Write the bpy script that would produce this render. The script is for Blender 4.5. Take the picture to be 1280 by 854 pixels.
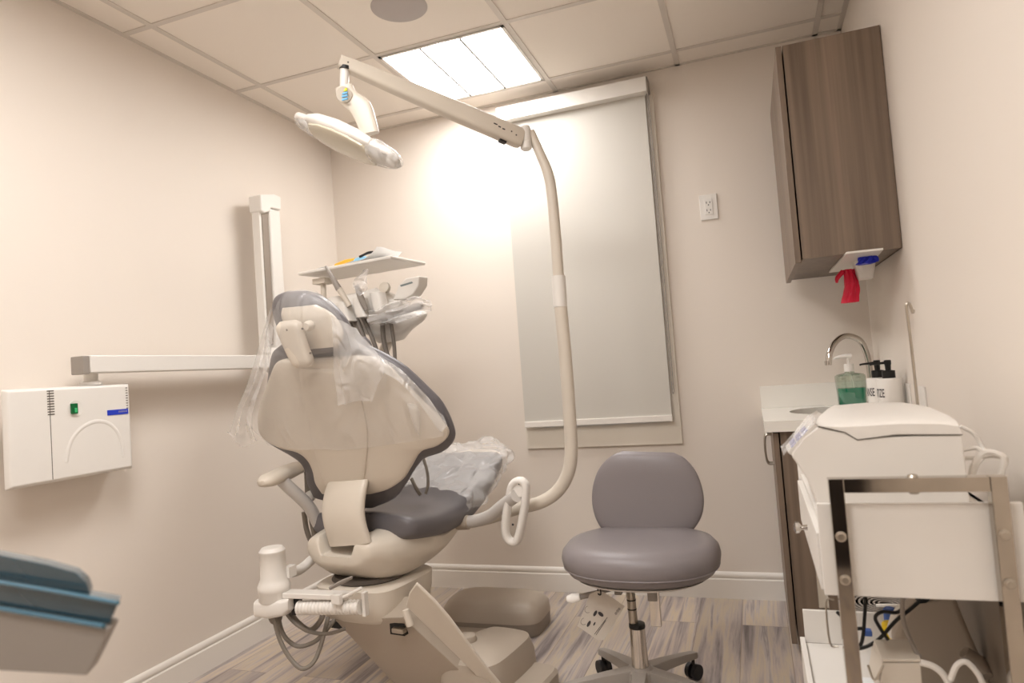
import bpy, bmesh, math, random
from mathutils import Vector, Matrix, noise
random.seed(7)
V = Vector
C = bpy.context.scene.collection
for o in list(bpy.data.objects): bpy.data.objects.remove(o)

# ------------------------------------------------------------ camera
YAW, PIT, ROL, FPX, CH = -0.3401898, 0.0462807, -0.0742241, 842.576, 1.124
cy, sy, cp, sp, cr_, sr_ = math.cos(YAW), math.sin(YAW), math.cos(PIT), math.sin(PIT), math.cos(ROL), math.sin(ROL)
FW = V((sy*cp, cy*cp, sp)); R0 = V((cy, -sy, 0)); U0 = R0.cross(FW)
RT = R0*cr_ + U0*sr_; UP = -R0*sr_ + U0*cr_
CAM = V((0, 0, CH))
cd = bpy.data.cameras.new('camera'); cam = bpy.data.objects.new('camera', cd); C.objects.link(cam)
cd.sensor_width = 36; cd.lens = FPX*36/1280; cd.clip_start = 0.02
cam.matrix_world = Matrix(((RT.x, UP.x, -FW.x, 0), (RT.y, UP.y, -FW.y, 0), (RT.z, UP.z, -FW.z, CH), (0, 0, 0, 1)))
cd.dof.use_dof = True; cd.dof.focus_distance = 2.3; cd.dof.aperture_fstop = 3.5
bpy.context.scene.camera = cam
# ------------------------------------------------------------ light, exposure
sc = bpy.context.scene
sc.view_settings.view_transform = 'Standard'; sc.view_settings.look = 'None'
sc.view_settings.gamma = 1; sc.view_settings.use_curve_mapping = False
sc.view_settings.exposure = 2.0
LAMP_W = 7.3
LAMP_COL = (1.0, 0.985, 0.975)
world = bpy.data.worlds.new('world'); sc.world = world; world.use_nodes = True
world.node_tree.nodes['Background'].inputs[0].default_value = (0.10, 0.14, 0.18, 1)
world.node_tree.nodes['Background'].inputs[1].default_value = 1.0

# ------------------------------------------------------------ measuring: a sight line met with a real plane
def ray(px, py): return RT*((px-640)/FPX) - UP*((py-427)/FPX) + FW
def P(px, py, Y=None, X=None, Z=None):
    d = ray(px, py)
    if Y is not None: t = Y/d.y
    elif X is not None: t = X/d.x
    else: t = (Z-CH)/d.z
    return CAM + d*t
def PP(px, py, p0, n):
    d = ray(px, py); t = (V(p0)-CAM).dot(n)/d.dot(n); return CAM + d*t

# ------------------------------------------------------------ materials
def lin(c): return tuple(((x/255)/12.92 if x/255 <= .04045 else ((x/255+.055)/1.055)**2.4) for x in c)
def mat(name, rgb, rough=.5, metal=0, bump=0, scale=200, coat=0, var=0, emis=0, alpha=1, trans=0, ior=1.45, spec=.5):
    m = bpy.data.materials.new(name); m.use_nodes = True; nt = m.node_tree; b = nt.nodes['Principled BSDF']
    c = (*lin(rgb), 1)
    b.inputs['Base Color'].default_value = c; b.inputs['Roughness'].default_value = rough
    b.inputs['Metallic'].default_value = metal; b.inputs['Coat Weight'].default_value = coat
    b.inputs['IOR'].default_value = ior; b.inputs['Transmission Weight'].default_value = trans
    b.inputs['Alpha'].default_value = alpha; b.inputs['Specular IOR Level'].default_value = spec
    if emis:
        b.inputs['Emission Color'].default_value = c; b.inputs['Emission Strength'].default_value = emis
    tc = nt.nodes.new('ShaderNodeTexCoord'); nz = nt.nodes.new('ShaderNodeTexNoise')
    nz.inputs['Scale'].default_value = scale; nt.links.new(tc.outputs['Object'], nz.inputs['Vector'])
    if var:
        mx = nt.nodes.new('ShaderNodeMix'); mx.data_type = 'RGBA'
        mx.inputs[6].default_value = tuple(v*(1-var) for v in c[:3])+(1,); mx.inputs[7].default_value = tuple(min(1, v*(1+var)) for v in c[:3])+(1,)
        nt.links.new(nz.outputs['Fac'], mx.inputs[0]); nt.links.new(mx.outputs[2], b.inputs['Base Color'])
    if bump:
        bp = nt.nodes.new('ShaderNodeBump'); bp.inputs['Strength'].default_value = bump; bp.inputs['Distance'].default_value = .002
        nt.links.new(nz.outputs['Fac'], bp.inputs['Height']); nt.links.new(bp.outputs[0], b.inputs['Normal'])
    return m
M = {}
M['wall'] = mat('wall_paint', (230, 220, 209), .55, bump=.12, scale=260)
M['tile'] = mat('ceiling_tile', (243, 234, 223), .9, bump=.5, scale=400, var=.02)
M['grid'] = mat('ceiling_grid', (214, 205, 195), .5)
M['trim'] = mat('trim_paint', (236, 230, 222), .35)
M['case'] = mat('casing_paint', (228, 219, 205), .4)
M['white'] = mat('white_plastic', (230, 225, 218), .35, var=.01, scale=30)
M['shell'] = mat('beige_plastic', (212, 202, 188), .38, var=.01, scale=20)
M['taupe'] = mat('taupe_plastic', (176, 163, 148), .42, bump=.1, scale=500)
M['uph'] = mat('grey_vinyl', (102, 98, 100), .38, bump=.25, scale=350)
M['stoolv'] = mat('grey_stool_vinyl', (132, 125, 126), .36, bump=.2, scale=500)
M['chrome'] = mat('chrome', (205, 200, 194), .08, 1)
M['steel'] = mat('brushed_steel', (180, 172, 160), .28, 1, var=.12, scale=25)
M['frame'] = mat('polished_frame', (176, 167, 155), .06, 1, var=.22, scale=14)
M['dark'] = mat('dark_plastic', (28, 26, 26), .5)
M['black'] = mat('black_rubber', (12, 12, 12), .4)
M['hose'] = mat('grey_hose', (130, 122, 112), .5)
M['dhose'] = mat('dark_grey_hose', (118, 110, 102), .5)
M['drefl'] = mat('dark_reflection_panel', (48, 42, 40), .4)  # for the added dark panel mirrored in the cart frame
M['fabric'] = mat('blind_fabric', (206, 201, 192), .7, bump=.3, scale=900)
M['counter'] = mat('white_quartz', (240, 236, 228), .22, var=.04, scale=7)
M['card'] = mat('card', (196, 187, 176), .7)
M['red'] = mat('red_nitrile', (214, 20, 60), .4, bump=.4, scale=60)
M['blue'] = mat('blue_nitrile', (30, 45, 190), .4, bump=.4, scale=60)
M['label'] = mat('blue_label', (38, 62, 190), .4)
M['green'] = mat('green_switch', (10, 96, 50), .25)
M['palegreen'] = mat('pale_green', (70, 190, 120), .25)
M['ink'] = mat('ink', (60, 56, 58), .6)
M['lilac'] = mat('lilac_print', (150, 148, 190), .5)
M['teal'] = mat('teal_liquid', (0, 158, 128), .1)
M['ltgrey'] = mat('light_grey_plastic', (200, 194, 188), .38)
M['paper'] = mat('white_paper', (245, 245, 245), .8)
M['cable'] = mat('white_cable', (236, 230, 222), .4)
M['dtaupe'] = mat('dark_taupe_plastic', (142, 130, 118), .45)
M['speaker'] = mat('speaker_grille', (186, 178, 174), .7, bump=.6, scale=900)
M['groove'] = mat('shadow_gap', (96, 88, 80), .7)
M['railg'] = mat('rail_groove', (150, 138, 126), .5)
M['orange'] = mat('orange_pouch', (240, 180, 60), .5)
M['lblue'] = mat('light_blue_pouch', (150, 205, 235), .5)
M['yellow'] = mat('yellow_plastic', (235, 200, 30), .5)
M['dblue'] = mat('blue_plastic', (70, 100, 170), .5)
M['tealp'] = mat('teal_smoked_plastic', (58, 84, 96), .18, trans=.25, coat=.5)
M['tealr'] = mat('teal_tray_rim', (70, 112, 132), .2, coat=.4)
M['lens'] = mat('lamp_lens', (232, 222, 200), .15, trans=.3, bump=.5, scale=90)
M['greyp'] = mat('grey_plastic', (150, 142, 134), .45)
M['screen'] = mat('grey_display', (128, 138, 138), .25)
M['sticker_y'] = mat('yellow_green_sticker', (205, 210, 60), .5)
M['sticker_b'] = mat('blue_sticker', (110, 175, 215), .5)

def glass(name, rgb, rough=.02, fac=.85):
    m = bpy.data.materials.new(name); m.use_nodes = True; nt = m.node_tree; nt.nodes.clear()
    out = nt.nodes.new('ShaderNodeOutputMaterial'); mx = nt.nodes.new('ShaderNodeMixShader')
    t = nt.nodes.new('ShaderNodeBsdfTransparent'); g = nt.nodes.new('ShaderNodeBsdfGlossy')
    t.inputs[0].default_value = (*lin(rgb), 1); g.inputs['Roughness'].default_value = rough
    lw = nt.nodes.new('ShaderNodeLayerWeight'); lw.inputs[0].default_value = .35
    mp = nt.nodes.new('ShaderNodeMapRange'); mp.inputs[3].default_value = 1-fac; mp.inputs[4].default_value = .75
    nt.links.new(lw.outputs['Facing'], mp.inputs[0]); nt.links.new(mp.outputs[0], mx.inputs[0])
    nt.links.new(t.outputs[0], mx.inputs[1]); nt.links.new(g.outputs[0], mx.inputs[2]); nt.links.new(mx.outputs[0], out.inputs[0])
    return m
M['pane'] = glass('window_glass', (200, 212, 220), .01, .8)
M['clear'] = glass('clear_bottle', (226, 236, 228), .05, .86)

def film(name, lo, hi, rough=.22, scale=9, stretch=(1, 1, .35), bump=.6):
    """thin crinkled plastic film: partly clear, milky and glossy along its creases"""
    m = bpy.data.materials.new(name); m.use_nodes = True; nt = m.node_tree; b = nt.nodes['Principled BSDF']; L = nt.links.new
    b.inputs['Base Color'].default_value = (.86, .84, .82, 1); b.inputs['Roughness'].default_value = rough
    b.inputs['Specular IOR Level'].default_value = .9
    tr = nt.nodes.new('ShaderNodeBsdfTransparent'); mx = nt.nodes.new('ShaderNodeMixShader'); out = nt.nodes['Material Output']
    tc = nt.nodes.new('ShaderNodeTexCoord'); mp = nt.nodes.new('ShaderNodeMapping'); mp.inputs['Scale'].default_value = stretch
    L(tc.outputs['Object'], mp.inputs[0])
    n1 = nt.nodes.new('ShaderNodeTexNoise'); n1.inputs['Scale'].default_value = scale; n1.inputs['Detail'].default_value = 4; n1.inputs['Distortion'].default_value = 1.2
    n1.noise_type = 'RIDGED_MULTIFRACTAL' if hasattr(n1, 'noise_type') else 'FBM'
    L(mp.outputs[0], n1.inputs[0])
    r = nt.nodes.new('ShaderNodeMapRange'); r.inputs[1].default_value = .35; r.inputs[2].default_value = 1.3
    r.inputs[3].default_value = lo; r.inputs[4].default_value = hi
    L(n1.outputs['Fac'], r.inputs[0])
    L(r.outputs[0], mx.inputs[0]); L(tr.outputs[0], mx.inputs[1]); L(b.outputs[0], mx.inputs[2]); L(mx.outputs[0], out.inputs[0])
    bp = nt.nodes.new('ShaderNodeBump'); bp.inputs['Strength'].default_value = bump; bp.inputs['Distance'].default_value = .03
    L(n1.outputs['Fac'], bp.inputs['Height']); L(bp.outputs[0], b.inputs['Normal'])
    return m
M['film'] = film('clear_film', .2, .9, .12, 12, (1, 1, .3), 1)
M['film2'] = film('crinkled_film', .38, .95, .13, 14, (1, 1, .6), 1)
M['film3'] = film('legrest_film', .34, 1.0, .08, 7, (1, .7, 1), 1)

def wood(name, c1, c2, sx=60):
    m = bpy.data.materials.new(name); m.use_nodes = True; nt = m.node_tree; b = nt.nodes['Principled BSDF']; L = nt.links.new
    tc = nt.nodes.new('ShaderNodeTexCoord'); mp = nt.nodes.new('ShaderNodeMapping'); mp.inputs['Scale'].default_value = (sx, sx, 1.2)
    L(tc.outputs['Object'], mp.inputs[0])
    n = nt.nodes.new('ShaderNodeTexNoise'); n.inputs['Scale'].default_value = 1; n.inputs['Detail'].default_value = 5; L(mp.outputs[0], n.inputs[0])
    mp2 = nt.nodes.new('ShaderNodeMapping'); mp2.inputs['Scale'].default_value = (9, 9, .5); L(tc.outputs['Object'], mp2.inputs[0])
    n2 = nt.nodes.new('ShaderNodeTexNoise'); n2.inputs['Scale'].default_value = 1; L(mp2.outputs[0], n2.inputs[0])
    ad = nt.nodes.new('ShaderNodeMath'); ad.operation = 'ADD'; L(n.outputs[0], ad.inputs[0]); L(n2.outputs[0], ad.inputs[1])
    cr = nt.nodes.new('ShaderNodeValToRGB'); cr.color_ramp.elements[0].position = .3; cr.color_ramp.elements[1].position = .72
    cr.color_ramp.elements[0].color = (*lin(c1), 1); cr.color_ramp.elements[1].color = (*lin(c2), 1)
    hf = nt.nodes.new('ShaderNodeMath'); hf.operation = 'MULTIPLY'; hf.inputs[1].default_value = .5; L(ad.outputs[0], hf.inputs[0])
    L(hf.outputs[0], cr.inputs[0]); L(cr.outputs[0], b.inputs['Base Color']); b.inputs['Roughness'].default_value = .42
    bp = nt.nodes.new('ShaderNodeBump'); bp.inputs['Strength'].default_value = .15; bp.inputs['Distance'].default_value = .001
    L(n.outputs[0], bp.inputs['Height']); L(bp.outputs[0], b.inputs['Normal'])
    return m
M['wood'] = wood('walnut_laminate', (92, 77, 64), (142, 123, 106))

def floor_mat():
    m = bpy.data.materials.new('vinyl_planks'); m.use_nodes = True; nt = m.node_tree; b = nt.nodes['Principled BSDF']; L = nt.links.new
    N = nt.nodes.new
    tc = N('ShaderNodeTexCoord'); sx = N('ShaderNodeSeparateXYZ'); L(tc.outputs['Object'], sx.inputs[0])
    cb = N('ShaderNodeCombineXYZ'); L(sx.outputs[1], cb.inputs[0]); L(sx.outputs[0], cb.inputs[1])
    br = N('ShaderNodeTexBrick'); L(cb.outputs[0], br.inputs[0]); br.inputs['Scale'].default_value = 1
    br.inputs['Brick Width'].default_value = 1.22; br.inputs['Row Height'].default_value = .18; br.inputs['Mortar Size'].default_value = .0012
    br.offset = .37; br.offset_frequency = 2
    br.inputs['Color1'].default_value = (0, 0, 0, 1); br.inputs['Color2'].default_value = (1, 1, 1, 1); br.inputs['Mortar'].default_value = (.5, .5, .5, 1)
    # each plank shifts the streak pattern
    sc_ = N('ShaderNodeVectorMath'); sc_.operation = 'SCALE'; sc_.inputs['Scale'].default_value = 9; L(br.outputs['Color'], sc_.inputs[0])
    ad = N('ShaderNodeVectorMath'); ad.operation = 'ADD'; L(tc.outputs['Object'], ad.inputs[0]); L(sc_.outputs[0], ad.inputs[1])
    mp = N('ShaderNodeMapping'); mp.inputs['Scale'].default_value = (20, 1.0, 1); L(ad.outputs[0], mp.inputs[0])
    n = N('ShaderNodeTexNoise'); n.inputs['Scale'].default_value = 1; n.inputs['Detail'].default_value = 6; n.inputs['Distortion'].default_value = .35; n.inputs['Roughness'].default_value = .62
    L(mp.outputs[0], n.inputs[0])
    cr = N('ShaderNodeValToRGB'); L(n.outputs[0], cr.inputs[0]); e = cr.color_ramp.elements
    e[0].position = .30; e[0].color = (*lin((108, 98, 96)), 1); e[1].position = .74; e[1].color = (*lin((220, 206, 192)), 1)
    for p, c in ((.39, (156, 145, 142)), (.47, (188, 174, 166)), (.54, (204, 187, 162)), (.59, (192, 180, 174)), (.66, (148, 138, 136))):
        x = e.new(p); x.color = (*lin(c), 1)
    mx = N('ShaderNodeMix'); mx.data_type = 'RGBA'; mx.blend_type = 'MULTIPLY'; mx.inputs[7].default_value = (.55, .5, .46, 1)
    L(br.outputs['Fac'], mx.inputs[0]); L(cr.outputs[0], mx.inputs[6])
    hs = N('ShaderNodeHueSaturation'); L(mx.outputs[2], hs.inputs['Color'])
    mr = N('ShaderNodeMapRange'); mr.inputs[3].default_value = .82; mr.inputs[4].default_value = 1.08; L(br.outputs['Color'], mr.inputs[0]); L(mr.outputs[0], hs.inputs['Value'])
    L(hs.outputs[0], b.inputs['Base Color']); b.inputs['Roughness'].default_value = .4
    bp = N('ShaderNodeBump'); bp.inputs['Strength'].default_value = .2; bp.inputs['Distance'].default_value = .001; L(n.outputs[0], bp.inputs['Height']); L(bp.outputs[0], b.inputs['Normal'])
    return m
M['floor'] = floor_mat()
def lampmat(name, s, col=None):
    m = bpy.data.materials.new(name); m.use_nodes = True; nt = m.node_tree; b = nt.nodes['Principled BSDF']
    b.inputs['Base Color'].default_value = (.9, .9, .9, 1); b.inputs['Emission Color'].default_value = (*(col or LAMP_COL), 1); b.inputs['Emission Strength'].default_value = s
    return m
M['lamp'] = lampmat('lamp_diffuser', LAMP_W)
M['lamp2'] = lampmat('lamp_side_diffuser', LAMP_W*.55)
M['lamp3'] = lampmat('rear_lamp_diffuser', LAMP_W*.97)

# ------------------------------------------------------------ mesh tools
def crs(pts, n=6, closed=False):
    pts = [V(p) for p in pts]; out = []; N = len(pts)
    rng = range(N) if closed else range(N-1)
    for i in rng:
        p0 = pts[(i-1) % N] if closed or i > 0 else pts[0]*2-pts[1]
        p1 = pts[i]; p2 = pts[(i+1) % N]
        p3 = pts[(i+2) % N] if closed or i+2 < N else pts[-1]*2-pts[-2]
        for k in range(n):
            t = k/n
            out.append(.5*((2*p1)+(p2-p0)*t+(2*p0-5*p1+4*p2-p3)*t*t+(3*p1-p0-3*p2+p3)*t**3))
    if not closed: out.append(pts[-1])
    return out
def sect(c, u, w, v, t, n=24, e=2.6):
    """superellipse ring about c: half width w along u, half thickness t along v"""
    c, u, v = V(c), V(u), V(v); r = []
    for i in range(n):
        a = 2*math.pi*i/n; x, y = math.cos(a), math.sin(a)
        r.append(c + u*(w*math.copysign(abs(x)**(2/e), x)) + v*(t*math.copysign(abs(y)**(2/e), y)))
    return r
class B:
    def __init__(s): s.bm = bmesh.new()
    def face(s, pts):
        s.bm.faces.new([s.bm.verts.new(p) for p in pts]); return s
    def hexa(s, a, b):
        """a: 4 points one end, b: matching 4 points other end"""
        s.loft([a, b]); return s
    def bx(s, x0, x1, y0, y1, z0, z1):
        return s.hexa([(x0, y0, z0), (x1, y0, z0), (x1, y1, z0), (x0, y1, z0)], [(x0, y0, z1), (x1, y0, z1), (x1, y1, z1), (x0, y1, z1)])
    def ob(s, c, u, v, w, a, b, d):
        """oriented box: centre c, half sizes a, b, d along unit u, v, w"""
        c, u, v, w = V(c), V(u), V(v), V(w)
        q = lambda k: [c+u*(i*a)+v*(j*b)+w*(k*d) for i, j in ((-1, -1), (1, -1), (1, 1), (-1, 1))]
        return s.hexa(q(-1), q(1))
    def loft(s, secs, cap=True, closed=True):
        rings = [[s.bm.verts.new(p) for p in r] for r in secs]; n = len(rings[0])
        for a, b in zip(rings, rings[1:]):
            for i in range(n if closed else n-1):
                j = (i+1) % n; s.bm.faces.new((a[i], a[j], b[j], b[i]))
        if cap and closed: s.bm.faces.new(rings[0][::-1]); s.bm.faces.new(rings[-1])
        return s
    def torusloft(s, secs):
        rings = [[s.bm.verts.new(p) for p in r] for r in secs]; n = len(rings[0]); m = len(rings)
        for k in range(m):
            a, b = rings[k], rings[(k+1) % m]
            for i in range(n):
                j = (i+1) % n; s.bm.faces.new((a[i], a[j], b[j], b[i]))
        return s
    def prism(s, pts, vec):
        pts = [V(p) for p in pts]; return s.loft([pts, [p+V(vec) for p in pts]])
    def cyl(s, p0, p1, r0, r1=None, n=24):
        p0, p1 = V(p0), V(p1); r1 = r0 if r1 is None else r1
        d = (p1-p0).normalized(); u = d.orthogonal().normalized(); v = d.cross(u)
        g = lambda p, r: [p+(u*math.cos(2*math.pi*i/n)+v*math.sin(2*math.pi*i/n))*r for i in range(n)]
        return s.loft([g(p0, r0), g(p1, r1)])
    def lathe(s, o, prof, ax=(0, 0, 1), n=28, cap=True):
        d = V(ax).normalized(); u = d.orthogonal().normalized(); v = d.cross(u); o = V(o)
        return s.loft([[o+d*h+(u*math.cos(2*math.pi*i/n)+v*math.sin(2*math.pi*i/n))*r for i in range(n)] for r, h in prof], cap)
    def tube(s, pts, r, n=10, k=6, smooth=True, closed=False, flat=1, up=None):
        P_ = crs(pts, k, closed) if smooth else [V(p) for p in pts]
        rr = r if isinstance(r, (list, tuple)) else None; N = len(P_); secs = []; u = None
        for i, p in enumerate(P_):
            a = P_[(i-1) % N] if closed or i > 0 else p; b = P_[(i+1) % N] if closed or i < N-1 else p
            d = (b-a).normalized()
            if up is not None: u = d.cross(V(up)).normalized()
            else:
                if u is None: u = d.orthogonal().normalized()
                u = (u-d*u.dot(d)).normalized()
            v = d.cross(u)
            if rr: f = i/(N-1)*(len(rr)-1); j = min(int(f), len(rr)-2); ra = rr[j]*(1-(f-j))+rr[j+1]*(f-j)
            else: ra = r
            secs.append([p+u*(math.cos(2*math.pi*q/n)*ra)+v*(math.sin(2*math.pi*q/n)*ra*flat) for q in range(n)])
        return s.torusloft(secs) if closed else s.loft(secs)
    def ball(s, c, r, n=16, sc=(1, 1, 1)):
        c = V(c); secs = []
        for i in range(1, n):
            a = math.pi*i/n; secs.append([c+V((math.sin(a)*math.cos(2*math.pi*q/n)*r*sc[0], math.sin(a)*math.sin(2*math.pi*q/n)*r*sc[1], math.cos(a)*r*sc[2])) for q in range(n)])
        return s.loft(secs)
    def grid(s, rows):
        vs = [[s.bm.verts.new(p) for p in r] for r in rows]
        for a, b in zip(vs, vs[1:]):
            for i in range(len(a)-1): s.bm.faces.new((a[i], a[i+1], b[i+1], b[i]))
        return s
ORG = {}
def obj(name, b, m, parent=None, bevel=0, seg=2, ang=35, org=None):
    bm = b.bm
    bmesh.ops.remove_doubles(bm, verts=bm.verts, dist=1e-6)
    bmesh.ops.recalc_face_normals(bm, faces=bm.faces)
    if bevel:
        es = [e for e in bm.edges if len(e.link_faces) == 2 and e.calc_face_angle(0) > math.radians(ang)]
        if es: bmesh.ops.bevel(bm, geom=es, offset=bevel, segments=seg, profile=.6, affect='EDGES', clamp_overlap=True)
    for f in bm.faces: f.smooth = True
    for e in bm.edges:
        if len(e.link_faces) == 2 and e.calc_face_angle(0) > math.radians(38): e.smooth = False
    me = bpy.data.meshes.new(name)
    if parent is not None: o_ = ORG[parent.name]
    elif org is not None: o_ = V(org)
    else:
        xs = [v.co for v in bm.verts]
        o_ = V((sum(v.x for v in xs)/len(xs), sum(v.y for v in xs)/len(xs), min(v.z for v in xs)))
    bmesh.ops.translate(bm, verts=bm.verts, vec=-o_)
    bm.to_mesh(me); bm.free()
    o = bpy.data.objects.new(name, me); C.objects.link(o); me.materials.append(M[m] if isinstance(m, str) else m)
    if bevel:
        wn = o.modifiers.new('weighted', 'WEIGHTED_NORMAL'); wn.keep_sharp = True; wn.weight = 80
    if parent is not None: o.parent = parent
    else: o.location = o_
    ORG[o.name] = o_
    return o
def tag(o, label, cat, group=None):
    o['label'] = label; o['category'] = cat
    if group: o['group'] = group
    return o
def thing(name, label, cat, loc, group=None):
    o = bpy.data.objects.new(name, None); C.objects.link(o); o.location = loc; o.empty_display_size = .05
    ORG[o.name] = V(loc); return tag(o, label, cat, group)
def struct(name, b, m, parent=None, bevel=0):
    o = obj(name, b, m, parent, bevel)
    if parent is None: o['kind'] = 'structure'
    return o
def textmesh(body, size, fn, m, name, parent, sx=1, bold=0):
    """solid lettering: each flat glyph point (x, y) is sent through fn to its place in the room"""
    cu = bpy.data.curves.new('t', 'FONT'); cu.body = body; cu.size = size; cu.align_x = 'CENTER'; cu.align_y = 'CENTER'; cu.offset = bold
    cu.resolution_u = 3
    to = bpy.data.objects.new('t', cu); C.objects.link(to); bpy.context.view_layer.update()
    me = bpy.data.meshes.new_from_object(to.evaluated_get(bpy.context.evaluated_depsgraph_get()))
    bpy.data.objects.remove(to)
    b = B(); b.bm.from_mesh(me)
    bmesh.ops.subdivide_edges(b.bm, edges=b.bm.edges, cuts=1)
    for v in b.bm.verts: v.co = fn(v.co.x*sx, v.co.y)
    return obj(name, b, m, parent)
def loftpx(rows, p0, n, th, off=0, e=2.6, k=4, grow=0, N=28):
    """rows of (left, right, [scale]) sight lines met with the plane p0/n, given real thickness th"""
    p0, n = V(p0), V(n).normalized(); A = []
    for r in rows:
        a, b = PP(*r[0], p0, n), PP(*r[1], p0, n); u = (b-a).normalized()
        A.append((a-u*grow, b+u*grow, V((r[2] if len(r) > 2 else 1, 0, 0))))
    L_, R_, T_ = crs([a[0] for a in A], k), crs([a[1] for a in A], k), crs([a[2] for a in A], k)
    secs = []
    for a, b, t in zip(L_, R_, T_):
        secs.append(sect((a+b)/2+n*off, (b-a).normalized(), (b-a).length/2, n, th*max(t.x, .02), N, e))
    return B().loft(secs)

# ============================================================ ROOM
XL, XR, YB, YF, CZ = -2.215, 0.5, 3.333, -1.3, 2.556
struct('floor', B().bx(XL-.1, XR+.1, YF-.1, YB+.1, -.05, 0), 'floor')
struct('ceiling', B().bx(XL-.1, XR+.1, YF-.1, YB+.1, CZ, CZ+.05), 'tile')
g = B()
gx = [-2.06, -1.4475, -.835, -.2225, .39]; gy = [3.168, 2.56, 1.95, 1.34, .73, .12, -.49, -1.1]
for x in gx: g.bx(x-.012, x+.012, YF, YB, CZ-.004, CZ+.001)
for y in gy: g.bx(XL, XR, y-.012, y+.012, CZ-.0035, CZ+.001)
g.bx(XL, XL+.02, YF, YB, CZ-.004, CZ+.001); g.bx(XR-.02, XR, YF, YB, CZ-.004, CZ+.001); g.bx(XL, XR, YB-.02, YB, CZ-.004, CZ+.001)
struct('trim_1', g, 'grid')
WX0, WX1, WZ0, WZ1 = -1.09, -.40, .822, 2.40
w = B(); w.bx(XL-.1, WX0, YB, YB+.12, 0, CZ); w.bx(WX1, XR+.1, YB, YB+.12, 0, CZ); w.bx(WX0, WX1, YB, YB+.12, 0, WZ0); w.bx(WX0, WX1, YB, YB+.12, WZ1, CZ)
struct('wall_back', w, 'wall')
struct('wall_left', B().bx(XL-.1, XL, YF, YB, 0, CZ), 'wall')
struct('wall_right', B().bx(XR, XR+.1, YF, YB, 0, CZ), 'wall')
struct('wall_front', B().bx(XL-.1, XR+.1, YF-.1, YF, 0, CZ), 'wall')
refl1 = struct('reflection_panel_1', B().bx(-.42, .475, YF, YF+.04, 0, 2.05), 'drefl')  # unseen dark panel added so the polished cart frame reflects something dark
obj('panel_handle', B().lathe((-.35, YF+.04, 1.0), [(.03, 0), (.03, .006), (.012, .008), (.012, .05)], (0, 1, 0), 20).tube([(-.35, YF+.085, 1.0), (-.28, YF+.085, 1.0), (-.24, YF+.085, 1.0)], .010, 10), 'steel', refl1)  # handle on the added panel, also out of view
def base_prof(d): return [(0, 0), (.014, 0), (.014, .088), (.008, .093), (.012, .100), (.012, .112), (.006, .120), (0, .122)]
pf = base_prof(0)
b = B().loft([[(XL, YB-x, z) for x, z in pf], [(.05, YB-x, z) for x, z in pf]]); struct('baseboard_back', b, 'trim')
b = B().loft([[(XL+x, YF, z) for x, z in pf], [(XL+x, YB-.014, z) for x, z in pf]]); struct('baseboard_left', b, 'trim')
b = B().loft([[(XR-x, YF, z) for x, z in pf], [(XR-x, 2.68, z) for x, z in pf]]); struct('baseboard_right', b, 'trim')
# window in the back wall
cx0, cx1, cz0, cz1 = -1.133, -.350, .727, 2.47
b = B().bx(cx0, WX0, YB-.018, YB+.02, cz0, cz1).bx(WX1, cx1, YB-.018, YB+.02, cz0, cz1).bx(WX0, WX1, YB-.018, YB+.02, cz0, WZ0+.012).bx(WX0, WX1, YB-.018, YB+.02, WZ1-.012, cz1)
win = struct('window_1', b, 'case', bevel=0)
b = B(); 
for x0, x1, z0, z1 in ((WX0, WX0+.05, WZ0, WZ1), (WX1-.05, WX1, WZ0, WZ1), (WX0+.05, WX1-.05, WZ0-.03, WZ0+.003), (WX0+.05, WX1-.05, WZ1-.05, WZ1), (WX0+.05, WX1-.05, 1.58, 1.62)): b.bx(x0, x1, YB+.05, YB+.09, z0, z1)
obj('window_sash', b, 'trim', win)
obj('window_pane', B().bx(WX0+.04, WX1-.04, YB+.066, YB+.072, WZ0+.02, WZ1-.04), 'pane', win)

# ------------------------------------------------------------ ceiling lamps and speaker
def troffer(x0, x1, y0, y1, label, ms=('lamp', 'lamp2')):
    t = thing('ceiling_light', label, 'light', ((x0+x1)/2, (y0+y1)/2, CZ))
    b = B(); f = .014; z0, z1 = CZ-.008, CZ-.002
    b.bx(x0, x1, y0, y0+f, z0, z1).bx(x0, x1, y1-f, y1, z0, z1).bx(x0, x0+f, y0, y1, z0, z1).bx(x1-f, x1, y0, y1, z0, z1)
    obj('lamp_frame', b, 'trim', t)
    w_ = (x1-x0-2*f)/3
    for k in range(3):
        a = x0+f+k*w_
        n = 10; pr = []
        for i in range(n+1):
            q = i/n; pr.append((a+.003+(w_-.006)*q, CZ-.004-(.006 if k == 1 else .003)*math.sin(math.pi*q)))
        b = B().loft([[(x, y0+f, z) for x, z in pr]+[(a+w_-.003, y0+f, CZ-.002), (a+.003, y0+f, CZ-.002)], [(x, y1-f, z) for x, z in pr]+[(a+w_-.003, y1-f, CZ-.002), (a+.003, y1-f, CZ-.002)]])
        obj('diffuser', b, ms[0] if k == 1 else ms[1], t)
        if k: obj('divider', B().bx(a-.004, a+.004, y0+f, y1-f, CZ-.013, CZ-.004), 'groove', t)
    return t
troffer(-1.4475+.012, -.835-.012, 2.56+.012, 3.168-.012, 'square white three-panel ceiling light glowing above the window end of the room')
troffer(-.835+.012, -.2225-.012, -.49+.012, .12-.012, 'square white ceiling light added as unseen fill behind the camera, farthest from the window', ('lamp3', 'lamp3'))  # extra lamp added out of view for more ambient light
troffer(-1.4475+.012, -.835-.012, .73+.012, 1.34-.012, 'square white ceiling light overhead in mid room, out of the photo', ('lamp3', 'lamp3'))
t = thing('ceiling_speaker', 'round grey ceiling speaker grille flush in the tile beside the ceiling light', 'speaker', (-1.16, 2.268, CZ))
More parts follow.
